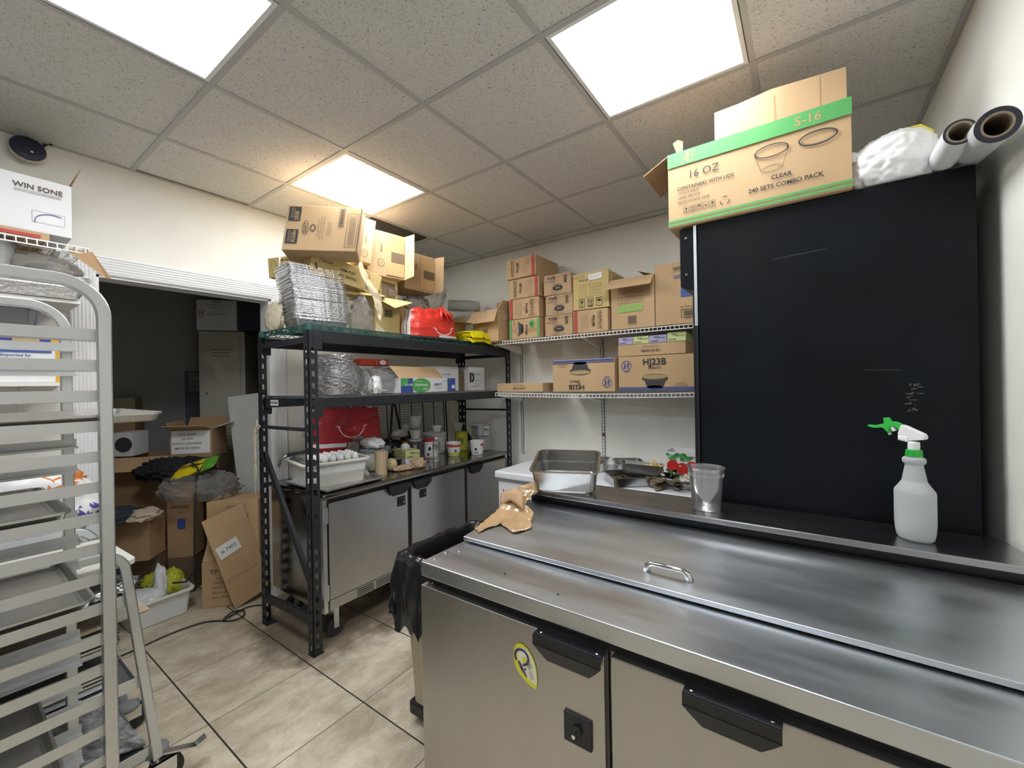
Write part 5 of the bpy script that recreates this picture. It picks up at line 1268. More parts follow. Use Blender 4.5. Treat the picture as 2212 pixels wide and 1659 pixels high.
b = MB(); b.smooth = True; b.cyl((-2.82, 1.385, 1.03), (-2.77, 1.53, 1.042), .015, 14); b.build('rubber_grip', M_rubber, g); tag(g, 'black rubber handled bar standing behind the bus tub', 'handle')
# half sheet pan with clear lid
o = sheet_pan('shallow aluminium tray on the cooler top covered by a domed clear lid', -2.70, -2.245, 1.30, 1.73, CZ+.022, cat='tray', m=M_alu, h=.02); o.rotation_euler = (0, 0, math.radians(2))
a = MB(); a.smooth = False; a.pan(-.18, .18, -.16, .16, 0, .004, t=.0, rim=.004, rad=.04, th=.001)
a = MB(); n = 6
def rl(a, w, l, z, r):
    out = []
    for cx, cy, st in ((w/2-r, l/2-r, 0), (-w/2+r, l/2-r, 90), (-w/2+r, -l/2+r, 180), (w/2-r, -l/2+r, 270)):
        for k in range(n): an = math.radians(st+90*k/(n-1)); out.append(a.vert((cx+r*math.cos(an), cy+r*math.sin(an), z)))
    return out
L0, L1, L2, L3 = rl(a, .36, .34, 0, .04), rl(a, .345, .325, .005, .04), rl(a, .31, .29, .048, .035), rl(a, .28, .26, .055, .03)
for A_, B_ in ((L0, L1), (L1, L2), (L2, L3)):
    for k in range(len(A_)): a.face((A_[k], A_[(k+1) % len(A_)], B_[(k+1) % len(A_)], B_[k]))
a.face(L3); tag(a.build('clear_lid', film('amber_clear_lid', (.90, .87, .80), .09, .06, .25, 8), loc=(-2.455, 1.50, CZ+.0235)), 'domed clear plastic lid lying on the shallow aluminium tray', 'lid')
# grey-lidded container, cardboard tube, crumpled bag
a = MB(); a.smooth = False; a.lathe([(.100, 0), (.105, .004), (.118, .135), (.110, .135), (.098, .006)], 32, cap1=True, sq=.35); cn = a.build('storage_bin', mat('cream_bin', (.70, .68, .60), .5), loc=(-2.66, 1.90, CZ)); tag(cn, 'cream storage bin with grey lid behind the cardboard tube', 'storage bin')
a = MB(); a.lathe([(.121, .128), (.124, .150), (.112, .158), (.02, .160)], 32, sq=.35); a.build('lid', mat('blue_grey_lid', (.22, .26, .30), .5), cn)
a = MB(); a.smooth = False; a.lathe([(.040, 0), (.041, .165), (.036, .165), (.0355, .002)], 28); tag(a.build('cardboard_tube', mat('tube_kraft', (.52, .40, .26), .8, var=.08, vscale=20), smooth=False, loc=(-2.385, 1.795, CZ)), 'brown cardboard tube standing on the cooler top', 'tube')
o = crumple('plastic_bag', M_bagw, .095, .07, .045, seed=21, amp=.5, fr=3, loc=(-2.60, 1.89, CZ+.161)); tag(o, 'crumpled white bag with red tint on the grey lid, above the cardboard tube', 'plastic bag')
for k, (x, y, h) in enumerate(((-2.62, 1.745, .17), (-2.70, 1.83, .21))): clear_cup(('tall clear cup in front of the dark red bag, lower one' if k == 0 else 'tall clear cup in front of the dark red bag, higher one'), (x, y, CZ+(.0 if k == 0 else 0)), .045, h+.04, m=film('dim_clear_cup', (.92, .92, .92), .12, .1, 0))
smile_bag('shopping_bag', 'dark red plastic bag with a white smile, standing behind the egg tub', (-2.80, 1.80, CZ+.10), 1.42, .52, .12, .355, stripes=False, seed=5, M=mat('dark_red_plastic', (.42, .02, .03), .4, bump=.3, bscale=14), knot=False, dk=True, tilt=.06)
a = MB(); a.lathe([(.13, 0), (.15, .02), (.17, .09), (.165, .092), (.14, .02)], 28, sx=.55, sy=1.45); tag(a.build('plastic_tray', M_blkpl, loc=(-2.80, 1.80, CZ)), 'black plastic tray carrying the dark red bag', 'tray')
# black wire panel leaning at the back
def wire_panel():
    t = thing('grid_screen', 'black wire grid screen standing at the back of the cooler behind the containers', 'wire grid', (-2.862, 1.95, CZ), rot=(0, -.05, 0))
    a = MB()
    for k in range(22): a.bar((0, 0, .015+k*.0215), (0, .98, .015+k*.0215), .0028, .0028)
    for k in range(8): a.bar((.003, .02+k*.133, 0), (.003, .02+k*.133, .48), .006, .006)
    for y in (0, .98): a.bar((.004, y, 0), (.004, y, .48), .009, .009)
    a.build('wire_grid', M_blkpl, t)
    a = MB(); a.smooth = True; a.tube([(.02, .28, .0), (.03, .29, .2), (.02, .33, .44), (.02, .345, .47)], .010, 8); a.tube([(.02, .42, .0), (.03, .40, .2), (.02, .36, .44), (.02, .345, .47)], .010, 8); a.build('leg_frame', M_blkpl, t)
wire_panel()
a = MB(); a.prism([(-2.878, 2.03, 1.325), (-2.878, 2.12, 1.33), (-2.878, 2.05, 1.29)], (.002, 0, 0)); tag(fixn(a.build('paper_scrap', M_white)), 'small white paper scrap stuck on the black wire screen', 'paper scrap')
# black bags and pans in the middle
o = crumple('plastic_bag', M_bagk, .11, .12, .09, seed=22, amp=.35, fr=3, loc=(-2.75, 2.16, CZ+.03)); tag(o, 'crumpled black plastic bag behind the lime glove box', 'plastic bag')
o = crumple('plastic_bag', mat('grey_bag', (.40, .39, .37), .45, bump=.6, bscale=16), .05, .075, .035, seed=23, amp=.4, loc=(-2.70, 2.22, CZ+.195)); tag(o, 'greyish bundled bag on top of the black plastic bag', 'plastic bag')
a = MB(); a.lathe([(.10, 0), (.12, .01), (.135, .05), (.128, .05), (.11, .012)], 24); tag(a.build('plastic_tray', M_blkpl, loc=(-2.66, 2.08, CZ)), 'round black tray under the crumpled black bag', 'tray')
gb = lambda p, W, D, H: (glove_print(p, W, D, H), setattr(p, 'mi', K), p.text('VINYL', FX(W, D, H, 'r')[0](.5, .5), Y, Z, .02, True))
carton('white glove box under the lime and lilac one on the cooler', .115, .21, .058, (-2.465, 2.075, CZ), 1.30, m=M_card_w, prints=gb, name='glove_box', seed=110, jitter=.001)
t = carton('lime and lilac vinyl glove box with a glove sticking out, on the cooler', .118, .215, .058, (-2.462, 2.075, CZ+.059), 1.34, m=M_gg, prints=gb, name='glove_box', seed=111, jitter=.001)
a = MB(); a.prism([(.1185, 0, .001), (.1185, .215, .001), (.1185, .215, .057), (.1185, 0, .057)], (.0012, 0, 0)); fixn(a.build('side_panel', M_gp, t))
o = crumple('glove', mat('glove_white', (.72, .74, .74), .5), .035, .03, .03, seed=24, amp=.5, loc=(-2.52, 2.12, CZ+.117)); tag(o, 'white vinyl glove bulging from the top of the glove box', 'glove')
o = crumple('onion', mat('onion_skin', (.62, .50, .28), .5, var=.25, vscale=12), .042, .042, .045, seed=25, amp=.05, flat=False, loc=(-2.452, 1.935, CZ)); tag(o, 'peeling yellow onion between the cardboard tube and the glove boxes', 'onion')
def bagpaper(name, lab, loc, s, seed, rot=(0, 0, 0)): o = crumple(name, mat('brown_paper', (.50, .36, .24), .8, var=.1, vscale=20), s[0], s[1], s[2], seed=seed, amp=.5, fr=2.6, smooth=False, sub=3, loc=loc, rot=rot); tag(o, lab, 'paper bag')
bagpaper('paper_bag', 'crumpled brown paper bag lying on the cooler top, right piece', (-2.365, 2.115, CZ), (.045, .060, .045), 26, (0, 0, .3)); bagpaper('paper_bag', 'flattened brown paper bag piece beside the onion', (-2.40, 2.005, CZ), (.04, .09, .022), 27)
# tubs, cups, buckets
def tub(name, lab, loc, r0, r1, h, m, lid=None, label=None, closed=True, rim=None, cat='tub', text=None, face=-.95, n=28, group=None):
    t = thing(name, lab, cat, loc, group=group); a = MB(); a.smooth = False
    pr = [(r0*.96, 0), (r0, .003), (r1, h-.012), (r1*1.05, h-.011), (r1*1.06, h), (r1*.98, h)]
    pr += [(.001, h)] if closed and not lid else [(r1*.93, h-.01), (r0*.93, .004), (.001, .004)]
    a.lathe(pr, n, cap1=False); a.build('body', m, t, smooth=False)
    if lid: b = MB(); b.lathe([(r1*1.07, h-.008), (r1*1.08, h+.006), (r1*1.0, h+.009), (r1*.95, h+.006), (.001, h+.006)], n, cap1=False); b.build('lid', lid, t)
    if label:
        for (z0, z1, mm, a0, a1) in label:
            b = MB(); P = []
            if mm is M_lk:                                         # round-edged patches
                zc, ac = (z0+z1)/2, (a0+a1)/2
                b.face([b.vert(((r0+(r1-r0)*z/h+.0014)*math.cos(an), (r0+(r1-r0)*z/h+.0014)*math.sin(an), z)) for z, an in [(zc+(z1-z0)/2*math.sin(q*.35)*(1+.2*math.sin(q*2.3)), math.radians(ac+(a1-a0)/2*math.cos(q*.35))) for q in range(18)]])
                b.build('label_band', mm, t); continue
            for k in range(17):
                an = math.radians(a0+(a1-a0)*k/16)
                P.append([b.vert(((r0+(r1-r0)*z/h+.0012)*math.cos(an), (r0+(r1-r0)*z/h+.0012)*math.sin(an), z)) for z in (z0, z1)])
            for p, q in zip(P, P[1:]): b.face((p[0], q[0], q[1], p[1]))
            b.build('label_band', mm, t)
    return t
M_tubw = mat('white_tub_plastic', (.80, .81, .81), .35); M_lr = mat('label_red', (.55, .06, .05), .4); M_lk = mat('label_black', (.03, .03, .03), .5); M_lgr = mat('label_lime', (.50, .58, .10), .5); M_lbr = mat('label_brown', (.22, .08, .05), .5)
A0 = -75
tub('yogurt_tub', 'white tub with a red band and green strip at its base, middle of the row', (-2.50, 2.635, CZ), .048, .060, .115, M_tubw, closed=False, label=[(.078, .100, M_lr, -140, 60), (.006, .032, M_lgr, -140, 60), (.034, .058, M_lbr, -42, -22)])
tub('yogurt_tub', 'white tub with a small red label and a barcode, nearest the counter edge', (-2.375, 2.795, CZ), .050, .062, .118, M_tubw, closed=False, label=[(.075, .096, M_lr, -18, 20), (.035, .062, M_lk, -72, -50), (.014, .022, M_lk, -80, -35)])
tub('milk_tub', 'tall white tub with a dark red lid and black cow patches', (-2.62, 2.475, CZ), .056, .060, .145, M_tubw, lid=mat('dark_red_lid', (.45, .03, .05), .4), label=[(.062, .095, M_lk, -62, -36), (.020, .042, M_lk, -72, -52), (.116, .119, M_lr, -170, 90), (.008, .011, M_lr, -170, 90), (.03, .10, mat('label_print_grey', (.3, .3, .32), .6), 8, 22)])
tub('bucket', 'large plain white bucket behind the cow patterned tub', (-2.76, 2.66, CZ), .090, .10, .175, mat('dull_white_bucket', (.60, .59, .56), .45), lid=M_tubw)
tub('food_cup', 'small white cup standing on the white bucket lid', (-2.75, 2.68, CZ+.187), .030, .042, .055, M_tubw, cat='cup', closed=False)
tub('tall_tin', 'tall dark tin with white lettering left of the water bottle', (-2.625, 2.315, CZ), .050, .050, .165, mat('dark_tin', (.05, .05, .055), .4), lid=mat('grey_tin_lid', (.35, .35, .34), .4), label=[(.01, .15, mat('tin_grey', (.20, .20, .20), .5), -170, -95), (.07, .13, mat('tin_text', (.30, .30, .28), .6), -60, -30), (.006, .022, M_tubw, -70, -35)], cat='tin')
tub('food_cup', 'grey white cup stacked on the tall dark tin', (-2.625, 2.315, CZ+.176), .033, .048, .075, mat('dim_white_cup', (.55, .55, .53), .5), cat='cup', closed=False)
tub('food_cup', 'taller upturned grey cup on top of the cup stack', (-2.635, 2.325, CZ+.262-.0105), .040, .048, .110, mat('grey_cup', (.40, .39, .37), .5), cat='cup', closed=False)
tub('orange_tub', 'orange plastic tub behind the glove boxes', (-2.74, 2.33, CZ), .070, .075, .155, mat('orange_plastic', (.62, .17, .02), .45), cat='tub')
tub('dark_jar', 'dark jar with a pale upper half standing on the orange tub', (-2.74, 2.33, CZ+.156), .050, .052, .075, mat('dark_jar_glass', (.03, .03, .05), .2), cat='jar')
tub('food_cup', 'pale olive cup resting on the dark jar', (-2.74, 2.33, CZ+.232), .045, .052, .060, mat('pale_olive_cup', (.42, .43, .34), .5), cat='cup', closed=False)
tub('food_cup', 'tall white paper cup at the back near the far post', (-2.72, 2.93, CZ+.16), .030, .043, .085, mat('dim_white_cup', (.55, .55, .53)), cat='cup', closed=False)
tub('food_can', 'yellow green round can behind the white tubs', (-2.66, 2.905, CZ), .060, .060, .17, mat('olive_can', (.42, .42, .04), .45), label=[(.06, .12, mat('can_text', (.16, .2, .03), .5), -80, -30)], cat='can')
def square_box(lab, loc, w, h, m, fill=None, fh=.03, pr=None):
    t = thing('food_container', lab, 'container', loc, 1.35)
    a = MB(); a.pan(-w/2, w/2, -w/2, w/2, 0, h, t=.008, rim=.006, rad=.02, th=.002); a.build('body', m, t)
    a = MB(); a.box(-w/2-.003, w/2+.003, -w/2-.003, w/2+.003, h, h+.010); a.build('lid', film('clear_lid_white', (.85, .87, .88), .45, .1, 0), t, bevel=.003)
    if fill: a = MB(); a.box(-w/2+.018, w/2-.018, -w/2+.018, w/2-.018, .004, fh); a.build('contents', fill, t)
    if pr: pr(t, w, h)
sqm = film('frosted_square', (.80, .84, .86), .38, .1, 0)
square_box('lower square frosted container with yellow contents, by the far post', (-2.47, 2.97, CZ), .135, .125, sqm, mat('yellow_sauce', (.50, .40, .06), .5), .036)
def sticker(t, w, h): a = MB(); a.rect((.02, -w/2-.004, h*.5), X, Z, .055, .085); a.mi = 1; a.text('MA', (.02, -w/2-.0046, h*.62), X, Z, .03, True); a.lines((.02, -w/2-.0046, h*.38), X, Z, .04, 3, .009, .003); a.build('sticker', [mat('pale_green_label', (.55, .62, .48), .6), M_ink], t)
square_box('upper square frosted container with a pale sticker, stacked by the far post', (-2.48, 2.965, CZ+.137), .135, .095, sqm, mat('white_rice', (.70, .70, .66), .8), .03, sticker)
def water_bottle():
    t = thing('water_bottle', 'small clear water bottle with a green label standing on the cooler', 'bottle', (-2.44, 2.37, CZ)); a = MB(); a.smooth = False
    pr = [(.026, 0), (.030, .004)] + [(.030-.0025*(k % 2), .010+k*.008) for k in range(11)] + [(.031, .10), (.031, .13), (.028, .145), (.012, .172), (.012, .178)]
    a.lathe(pr, 24, cap1=False); a.build('body', M_clearp, t); b = MB(); b.lathe([(.0315, .100), (.0315, .130)], 24, cap0=False, cap1=False); b.build('label', mat('green_grey_label', (.16, .22, .20), .5), t)
    b = MB(); b.lathe([(.0145, .174), (.0145, .190), (.001, .190)], 18, cap1=False); b.build('cap', M_whpl, t)
    b = MB(); b.rect((.010, -.0325, .115), X, Z, .018, .016); b.build('badge', M_lgr, t)
water_bottle()
# twine on the rack post, wall switch, power cord
a = MB(); a.smooth = True; Mtw = mat('cream_twine', (.62, .56, .42), .8)
for k, s in enumerate((0, 1)):
    pts = [Vector((-2.80+.02*s, 1.195, 1.25-.0*s))]+[Vector((-2.815+.012*math.sin(j*1.1+s*3), 1.188-.002*s, 1.23-j*.038)) for j in range(12-s*2)]
    a.tube(pts, .0045, 6)
a.tube([(-2.80, 1.195, 1.28), (-2.79, 1.19, 1.245), (-2.75, 1.19, 1.25), (-2.79, 1.185, 1.20)], .004, 6)
tag(a.build('twine', Mtw, smooth=True), 'cream twine knotted round the brace of the left rack post', 'twine')
def switchplate():
    t = thing('wall_switch', 'white double switch plate on the left wall behind the rack post', 'switch', (XL, 1.685, 1.19))
    a = MB(); a.box(0, .006, -.045, .045, -.075, .075); a.build('plate', M_trim, t, bevel=.002); b = MB(); b.box(.006, .010, -.018, .018, -.033, .033); b.build('rocker', M_white, t, bevel=.001)
switchplate()
def cord():
    pts = [(-3.05, .36, .006), (-3.12, .55, .006), (-3.14, .70, .006), (-3.16, .85, .006), (-3.14, .99, .006), (-3.08, 1.06, .006), (-3.03, 1.09, .006), (-2.99, 1.13, .010), (-3.00, 1.18, .012), (-3.06, 1.20, .014), (-3.10, 1.16, .014), (-3.07, 1.10, .014), (-3.03, 1.08, .016), (-3.08, 1.17, .010), (-3.10, 1.25, .006), (-3.02, 1.33, .006), (-2.90, 1.38, .006)]
    # Catmull-Rom smoothing
    P = [Vector(p) for p in pts]; out = []
    for i in range(1, len(P)-2):
        for k in range(6):
            t = k/6; a, b, c, d = P[i-1], P[i], P[i+1], P[i+2]
            out.append(.5*((2*b)+(c-a)*t+(2*a-5*b+4*c-d)*t*t+(3*b-a-3*c+d)*t**3))
    a = MB(); a.smooth = True; a.tube(out, .0045, 8); tag(a.build('power_cord', M_rubber, smooth=True), 'black power cord looped once on the tiles by the doorway', 'cord')
cord()
def speaker():
    t = thing('ceiling_speaker', 'round dark speaker on a short bracket at the top of the left wall', 'speaker', (XL, .30, 2.655), rot=(0, 1.35, .05))
    a = MB(); a.smooth = True; a.lathe([(.02, 0), (.055, .01), (.066, .04), (.064, .05)], 28); a.build('housing', mat('cream_housing', (.62, .58, .48), .5), t)
    a = MB(); a.lathe([(.062, .046), (.060, .056), (.04, .062), (.001, .064)], 28, cap1=False); a.build('grille', mat('navy_grille', (.02, .025, .05), .5), t)
    a = MB(); a.disc((.02, .01, .0642), X, Y, .005); a.build('indicator', M_white, t)
    a = MB(); a.smooth = True; a.tube([(-.05, .05, .02), (-.075, .07, .03), (-.07, .085, .045)], .006, 8); a.build('cable', M_rubber, t)
speaker()
# ================================================================ bin with black liner
def bin_():
    t = thing('trash_bin', 'slim beige rubbish bin with a black liner folded over its rim, beside the prep table', 'bin', (-1.315, 1.43, 0), 0)
    Mb = mat('stained_beige_plastic', (.52, .46, .34), .6, var=.15, vscale=6, stretch=(3, 3, .6)); a = MB()
    def lp(w, l, z, r=.035):
        o = []
        for cx, cy, st in ((w/2-r, l/2-r, 0), (-w/2+r, l/2-r, 90), (-w/2+r, -l/2+r, 180), (w/2-r, -l/2+r, 270)):
            for k in range(6): an = math.radians(st+18*k); o.append(a.vert((cx+r*math.cos(an), cy+r*math.sin(an), z)))
        return o
    R_ = [lp(.24, .40, .09), lp(.25, .41, .10), lp(.285, .475, .70), lp(.29, .48, .71), lp(.29, .48, .72), lp(.27, .46, .72), lp(.23, .40, .15)]
    for A_, B_ in zip(R_, R_[1:]):
        for k in range(24): a.face((A_[k], A_[(k+1) % 24], B_[(k+1) % 24], B_[k]))
    a.face(R_[0][::-1]); a.face(R_[-1]); a.build('body', Mb, t)
    b = MB(); b.box(-.135, .135, -.215, .215, .04, .10); b.build('dolly', M_blkpl, t, bevel=.01)
    for x, y in ((-.1, -.16), (.1, -.16), (-.1, .16), (.1, .16)): c = MB(); c.cyl((x-.01, y, .022), (x+.01, y, .022), .022, 14); c.build('caster_wheel', M_rubber, t)
    # liner: follows the rim, hangs outside in folds
    l = MB(); l.smooth = True; nu, rows = 96, 16; g = []
    for j in range(rows+1):
        row = []; v = j/rows
        for i in range(nu):
            an = 2*math.pi*i/nu; k = (abs(math.cos(an))**7+abs(math.sin(an))**7)**(-1/7)
            q = Vector((math.cos(an)*2.2, math.sin(an)*2.2, v*2)); f = noise.noise(q*2.2); f2 = 1-2*abs(noise.noise(q*1.4+Vector((4, 4, 4))))
            if v < .35: s = v/.35; w, le, z = .225+.028*s, .415+.028*s, .45+.285*s
            elif v < .56: s = (v-.35)/.21; w, le, z = .253+.065*s, .443+.075*s, .742+.02*math.sin(s*3.14)+.01*f
            else: s = (v-.56)/.44; w, le, z = .330+.09*s*(.5+abs(f2)), .535+.10*s*(.5+abs(f)), .750-s*(.22+.09*f2)
            e = 1+.03*f*(.4+v)
            row.append(l.vert((math.cos(an)*k*w/2*e, math.sin(an)*k*le/2*e, z+.012*f)))
        g.append(row)
    for j in range(rows):
        for i in range(nu): l.face((g[j][i], g[j][(i+1) % nu], g[j+1][(i+1) % nu], g[j+1][i]))
    l.build('liner', M_bagk, t)
bin_()
# ================================================================ things on the prep table and freezer
def steel_pan(lab, w, l, h, loc, rot=(0, 0, 0), m=None):
    a = MB(); a.pan(-w/2, w/2, -l/2, l/2, 0, h, t=.012, rim=.010, rad=.035, th=.0015, n=7, lip=.004)
    o = a.build('steam_pan', m or M_bright, loc=loc, rot=rot); return tag(o, lab, 'pan')
M_bright = steel('pan_steel', (.52, .52, .51), .27, st=(1, 1, 1), sc=12, bump=.02)
steel_pan('deep steel pan tipped toward the camera on the left end of the prep table shelf', .300, .262, .095, (-.905, 1.695, 1.032), (math.radians(13), 0, math.radians(21)))
steel_pan('second steel pan nested under the tipped one, its side showing', .270, .235, .085, (-.905, 1.690, 1.004), (math.radians(4), 0, math.radians(21)))
FZ = .8395
steel_pan('wide shallow steel pan with brown crumbs, lower one on the freezer', .325, .265, .058, (-.915, 2.58, FZ), (0, 0, math.radians(38)), M_bright)
steel_pan('small steel pan holding yellow ginger, perched on the crumb pan', .265, .16, .062, (-.865, 2.60, FZ+.062), (math.radians(-3), math.radians(3), math.radians(17)))
steel_pan('steel pan of dried herbs at the back left of the freezer lid', .26, .30, .066, (-1.33, 2.86, FZ), (0, 0, .25)); steel_pan('steel pan partly hidden behind the ginger pan', .22, .28, .06, (-1.075, 2.96, FZ), (0, 0, .5))
steel_pan('steel pan of chopped white onion beside the black fridge', .17, .22, .05, (-.60, 2.66, FZ+.0), (0, 0, .4))
def heap(name, lab, m, cx, cy, cz, rx, ry, n, s, seed, elong=1.0, cat='food'):
    """one countless heap of food bits"""
    r = random.Random(seed); a = MB()
    for k in range(n):
        t, q = r.random()*6.28, r.random()**.5; x, y = cx+rx*q*math.cos(t), cy+ry*q*math.sin(t)
        z = cz+(1-q*q)*s*1.6*r.random()+s*.3
        a.cbox((x, y, z), (s*elong*r.uniform(.5, 1.1), s*r.uniform(.3, .8), s*r.uniform(.25, .6)), (r.random()*3, r.random()*3, r.random()*3))
    o = a.build(name, m); o['kind'] = 'stuff'; return tag(o, lab, cat)
heap('ginger', 'heap of peeled yellow ginger pieces in the small steel pan', mat('ginger_yellow', (.72, .58, .24), .6, var=.12, vscale=60), -.795, 2.625, FZ+.078, .052, .050, 46, .032, 5, 1.3)
heap('crumbs', 'brown dried crumbs in the wide shallow pan', mat('brown_crumb', (.16, .10, .06), .9), -.93, 2.56, FZ+.012, .115, .085, 160, .016, 6, 1.4)
heap('onion_pieces', 'chopped white onion in the pan by the fridge', mat('onion_white', (.78, .77, .70), .5), -.60, 2.66, FZ+.03, .06, .08, 90, .018, 7, 1.8)
heap('dried_herbs', 'dull green dried herbs in the back steel pan', mat('herb_green', (.12, .14, .07), .9), -1.33, 2.86, FZ+.03, .08, .10, 120, .014, 8, 1.6)
def lf(name, lab, m, c, s, n, seed, spread):
    r = random.Random(seed); a = MB(); a.smooth = True
    for k in range(n):
        an = r.random()*6.28; o = Vector(c)+Vector((r.uniform(-spread[0], spread[0]), r.uniform(-spread[1], spread[1]), r.uniform(0, spread[2]))); d = Vector((math.cos(an), math.sin(an), r.uniform(-.1, .5)))*s*r.uniform(.6, 1.2); w = Vector((-math.sin(an), math.cos(an), r.uniform(-.4, .4)))*s*.3
        a.poly([o, o+d*.35+w+Z*.01, o+d*.7+w*.7+Z*.006, o+d, o+d*.7-w*.7-Z*.004, o+d*.35-w+Z*.004])
    o = a.build(name, m); o['kind'] = 'stuff'; return tag(o, lab, 'leaves')
lf('dried_leaves', 'shrivelled brown banana leaf strips in front of the onion pan', mat('dried_leaf', (.20, .16, .11), .85, var=.3, vscale=30), (-.665, 2.545, FZ+.006), .085, 26, 11, (.085, .035, .035))
lf('herb_sprigs', 'dark green herb sprigs beside the ginger pan', mat('fresh_herb', (.05, .13, .03), .6), (-.695, 2.66, FZ+.03), .045, 40, 12, (.03, .03, .05))
o = crumple('dried_leaf_roll', mat('dried_leaf', (.20, .16, .11)), .05, .03, .035, seed=31, amp=.6, fr=2.5, loc=(-.74, 2.53, FZ)); tag(o, 'curled dried leaf roll at the right of the crumb pan', 'leaf')
def tomato_box():
    def pr(p, W, D, H):
        at, u, v = FX(W, D, H); p.mi = GR
        r = random.Random(3)
        for k in range(22):
            c = at(.03+.36*r.random(), .72+.22*r.random()); p.disc(c, u, v, .014, .010, 7)
    t = carton('white produce box printed with three red tomatoes and green leaves, by the fridge', .40, .20, .175, (-.775, 2.82, FZ), .03, m=M_card_w, open_=True, prints=pr, seed=120, jitter=.001)
    a = MB()
    Mt = mat('tomato_print', (.62, .03, .025), .4)
    for k, (x, z, rx, rz) in enumerate(((.045, .085, .036, .038), (.165, .085, .038, .036), (.105, .070, .040, .038))): a.disc((x, -.0045-.0006*k, z), X, Z, rx, rz, 28)
    a.mi = 1
    for x, z in ((.105, .085),):
        for q in range(5): an = q*1.257; a.poly([(x, -.0072, z), (x+.016*math.cos(an)-.003*math.sin(an), -.0072, z+.012*math.sin(an)), (x+.016*math.cos(an)+.003*math.sin(an), -.0072, z+.012*math.sin(an)+.003)])
    a.mi = 2; a.disc((.092, -.0070, .088), X, Z, .007, .004, 12); a.mi = 3; a.text('WIN SONE', (.265, -.005, .095), X, Z, .020, True); a.rect((.265, -.005, .082), X, Z, .09, .0015); a.mi = 4; a.text('18"x', (.262, -.005, .060), X, Z, .026, True); a.mi = 5; a.rect((.28, -.005, .150), X, Z, .24, .004)
    a.build('picture_print', [Mt, M_inkg, M_white, M_inkb, M_inkr, M_inkb], t)
tomato_box()
# deli cup
def deli_cup():
    a = MB(); a.smooth = True
    pr = [(.0005, .003), (.040, .003), (.044, .0005), (.048, .004), (.0575, .122), (.0585, .123), (.0595, .135), (.0605, .1355), (.062, .150), (.065, .152), (.065, .1555), (.062, .156), (.0605, .150), (.0575, .136), (.0560, .122), (.0465, .006), (.0005, .006)]
    a.lathe(pr, 48, cap0=False, cap1=False); o = a.build('deli_cup', film('frosted_deli', (.97, .975, .98), .15, .10, 0), smooth=True, loc=(-.315, 1.672, 1.0005))
    b = MB()
    for k in range(60):
        an = 2*math.pi*k/60; b.bar((.0598*math.cos(an), .0598*math.sin(an), .124), (.0608*math.cos(an), .0608*math.sin(an), .1345), .0012, .0012)
    b.build('ribbed_band', film('frosted_deli_rib', (.93, .93, .93), .5, .2, 0), o); tag(o, 'clear round deli cup standing empty on the prep table shelf', 'cup')
deli_cup()
# spray bottle, built in its own upright plane
def spray():
    t = thing('spray_bottle', 'translucent white spray bottle with a green trigger, half full, on the prep table shelf', 'spray bottle', (.248, 1.672, 1.0005), -.60)
    Mb = mat('translucent_hdpe', (.72, .76, .78), .42, spec=.4, trans=.45, ior=1.2); a = MB(); a.smooth = True
    pr = [(.002, .0), (.036, .0), (.042, .006), (.0455, .024), (.0475, .05), (.0475, .135), (.0465, .143), (.038, .156), (.0305, .168)]
    for k in range(9): pr += [(.0290-.0009*k, .171+k*.0052), (.0282-.0009*k, .1735+k*.0052)]
    pr += [(.0215, .220), (.0255, .223), (.0275, .229), (.0265, .237), (.0215, .241), (.016, .243)]
    a.lathe(pr, 40, cap0=False, sy=.82); a.build('bottle', Mb, t, smooth=True)
    b = MB(); b.smooth = False; b.lathe([(.0355, .006), (.0440, .024), (.0450, .05), (.0450, .062), (.001, .062)], 36, cap1=False, sy=.80); b.build('liquid', mat('cloudy_water', (.62, .66, .67), .3, trans=.3), t)
    g = mat('green_sprayer', (.03, .48, .06), .35, spec=.6); c = MB()
    c.lathe([(.0185, .243), (.0190, .244), (.0175, .262), (.015, .2625)], 32)
    for k in range(32): an = 2*math.pi*k/32; c.bar((.0187*math.cos(an), .0187*math.sin(an), .246), (.0178*math.cos(an), .0178*math.sin(an), .260), .0016, .0016)
    c.build('collar', g, t)
    w = MB(); w.lathe([(.0135, .262), (.0135, .282), (.0115, .286)], 24); 
    def slab(pts, y0, y1, mb): mb.prism([(x, y0, z) for x, z in pts], (0, y1-y0, 0))
    slab([(.030, .302), (.028, .294), (.008, .290), (-.016, .286), (-.032, .290), (-.034, .308), (-.026, .333), (-.018, .331), (.026, .310)], -.010, .010, w)
    slab([(-.034, .300), (-.030, .288), (-.008, .284), (-.008, .298)], -.012, .012, w)
    w.smooth = True; w.cyl((-.034, 0, .305), (-.006, 0, .299), .0085, 16); w.cyl((-.036, 0, .292), (-.008, 0, .287), .0065, 16)
    sh = w.build('sprayer_head', M_whpl, t, bevel=.002); fixn(sh)
    tr = MB()
    # lever sweeping left, nozzle block on top
    slab([(-.030, .312), (-.026, .334), (-.042, .341), (-.062, .339), (-.075, .331), (-.096, .325), (-.113, .326), (-.114, .320), (-.096, .317), (-.074, .320), (-.062, .308), (-.056, .303), (-.058, .318), (-.048, .326), (-.038, .322)], -.007, .007, tr)
    slab([(-.052, .338), (-.060, .352), (-.072, .350), (-.070, .334)], -.007, .007, tr)
    fixn(tr.build('trigger', g, t, bevel=.0015))
    n = MB(); n.bar((-.052, 0, .325), (-.045, 0, .312), .009, .010, (0, 1, 0)); n.build('nozzle', M_whpl, t, bevel=.001); n = MB(); n.bar((-.060, 0, .306), (-.057, 0, .300), .005, .006, (0, 1, 0)); n.build('tip', M_whpl, t)
spray()
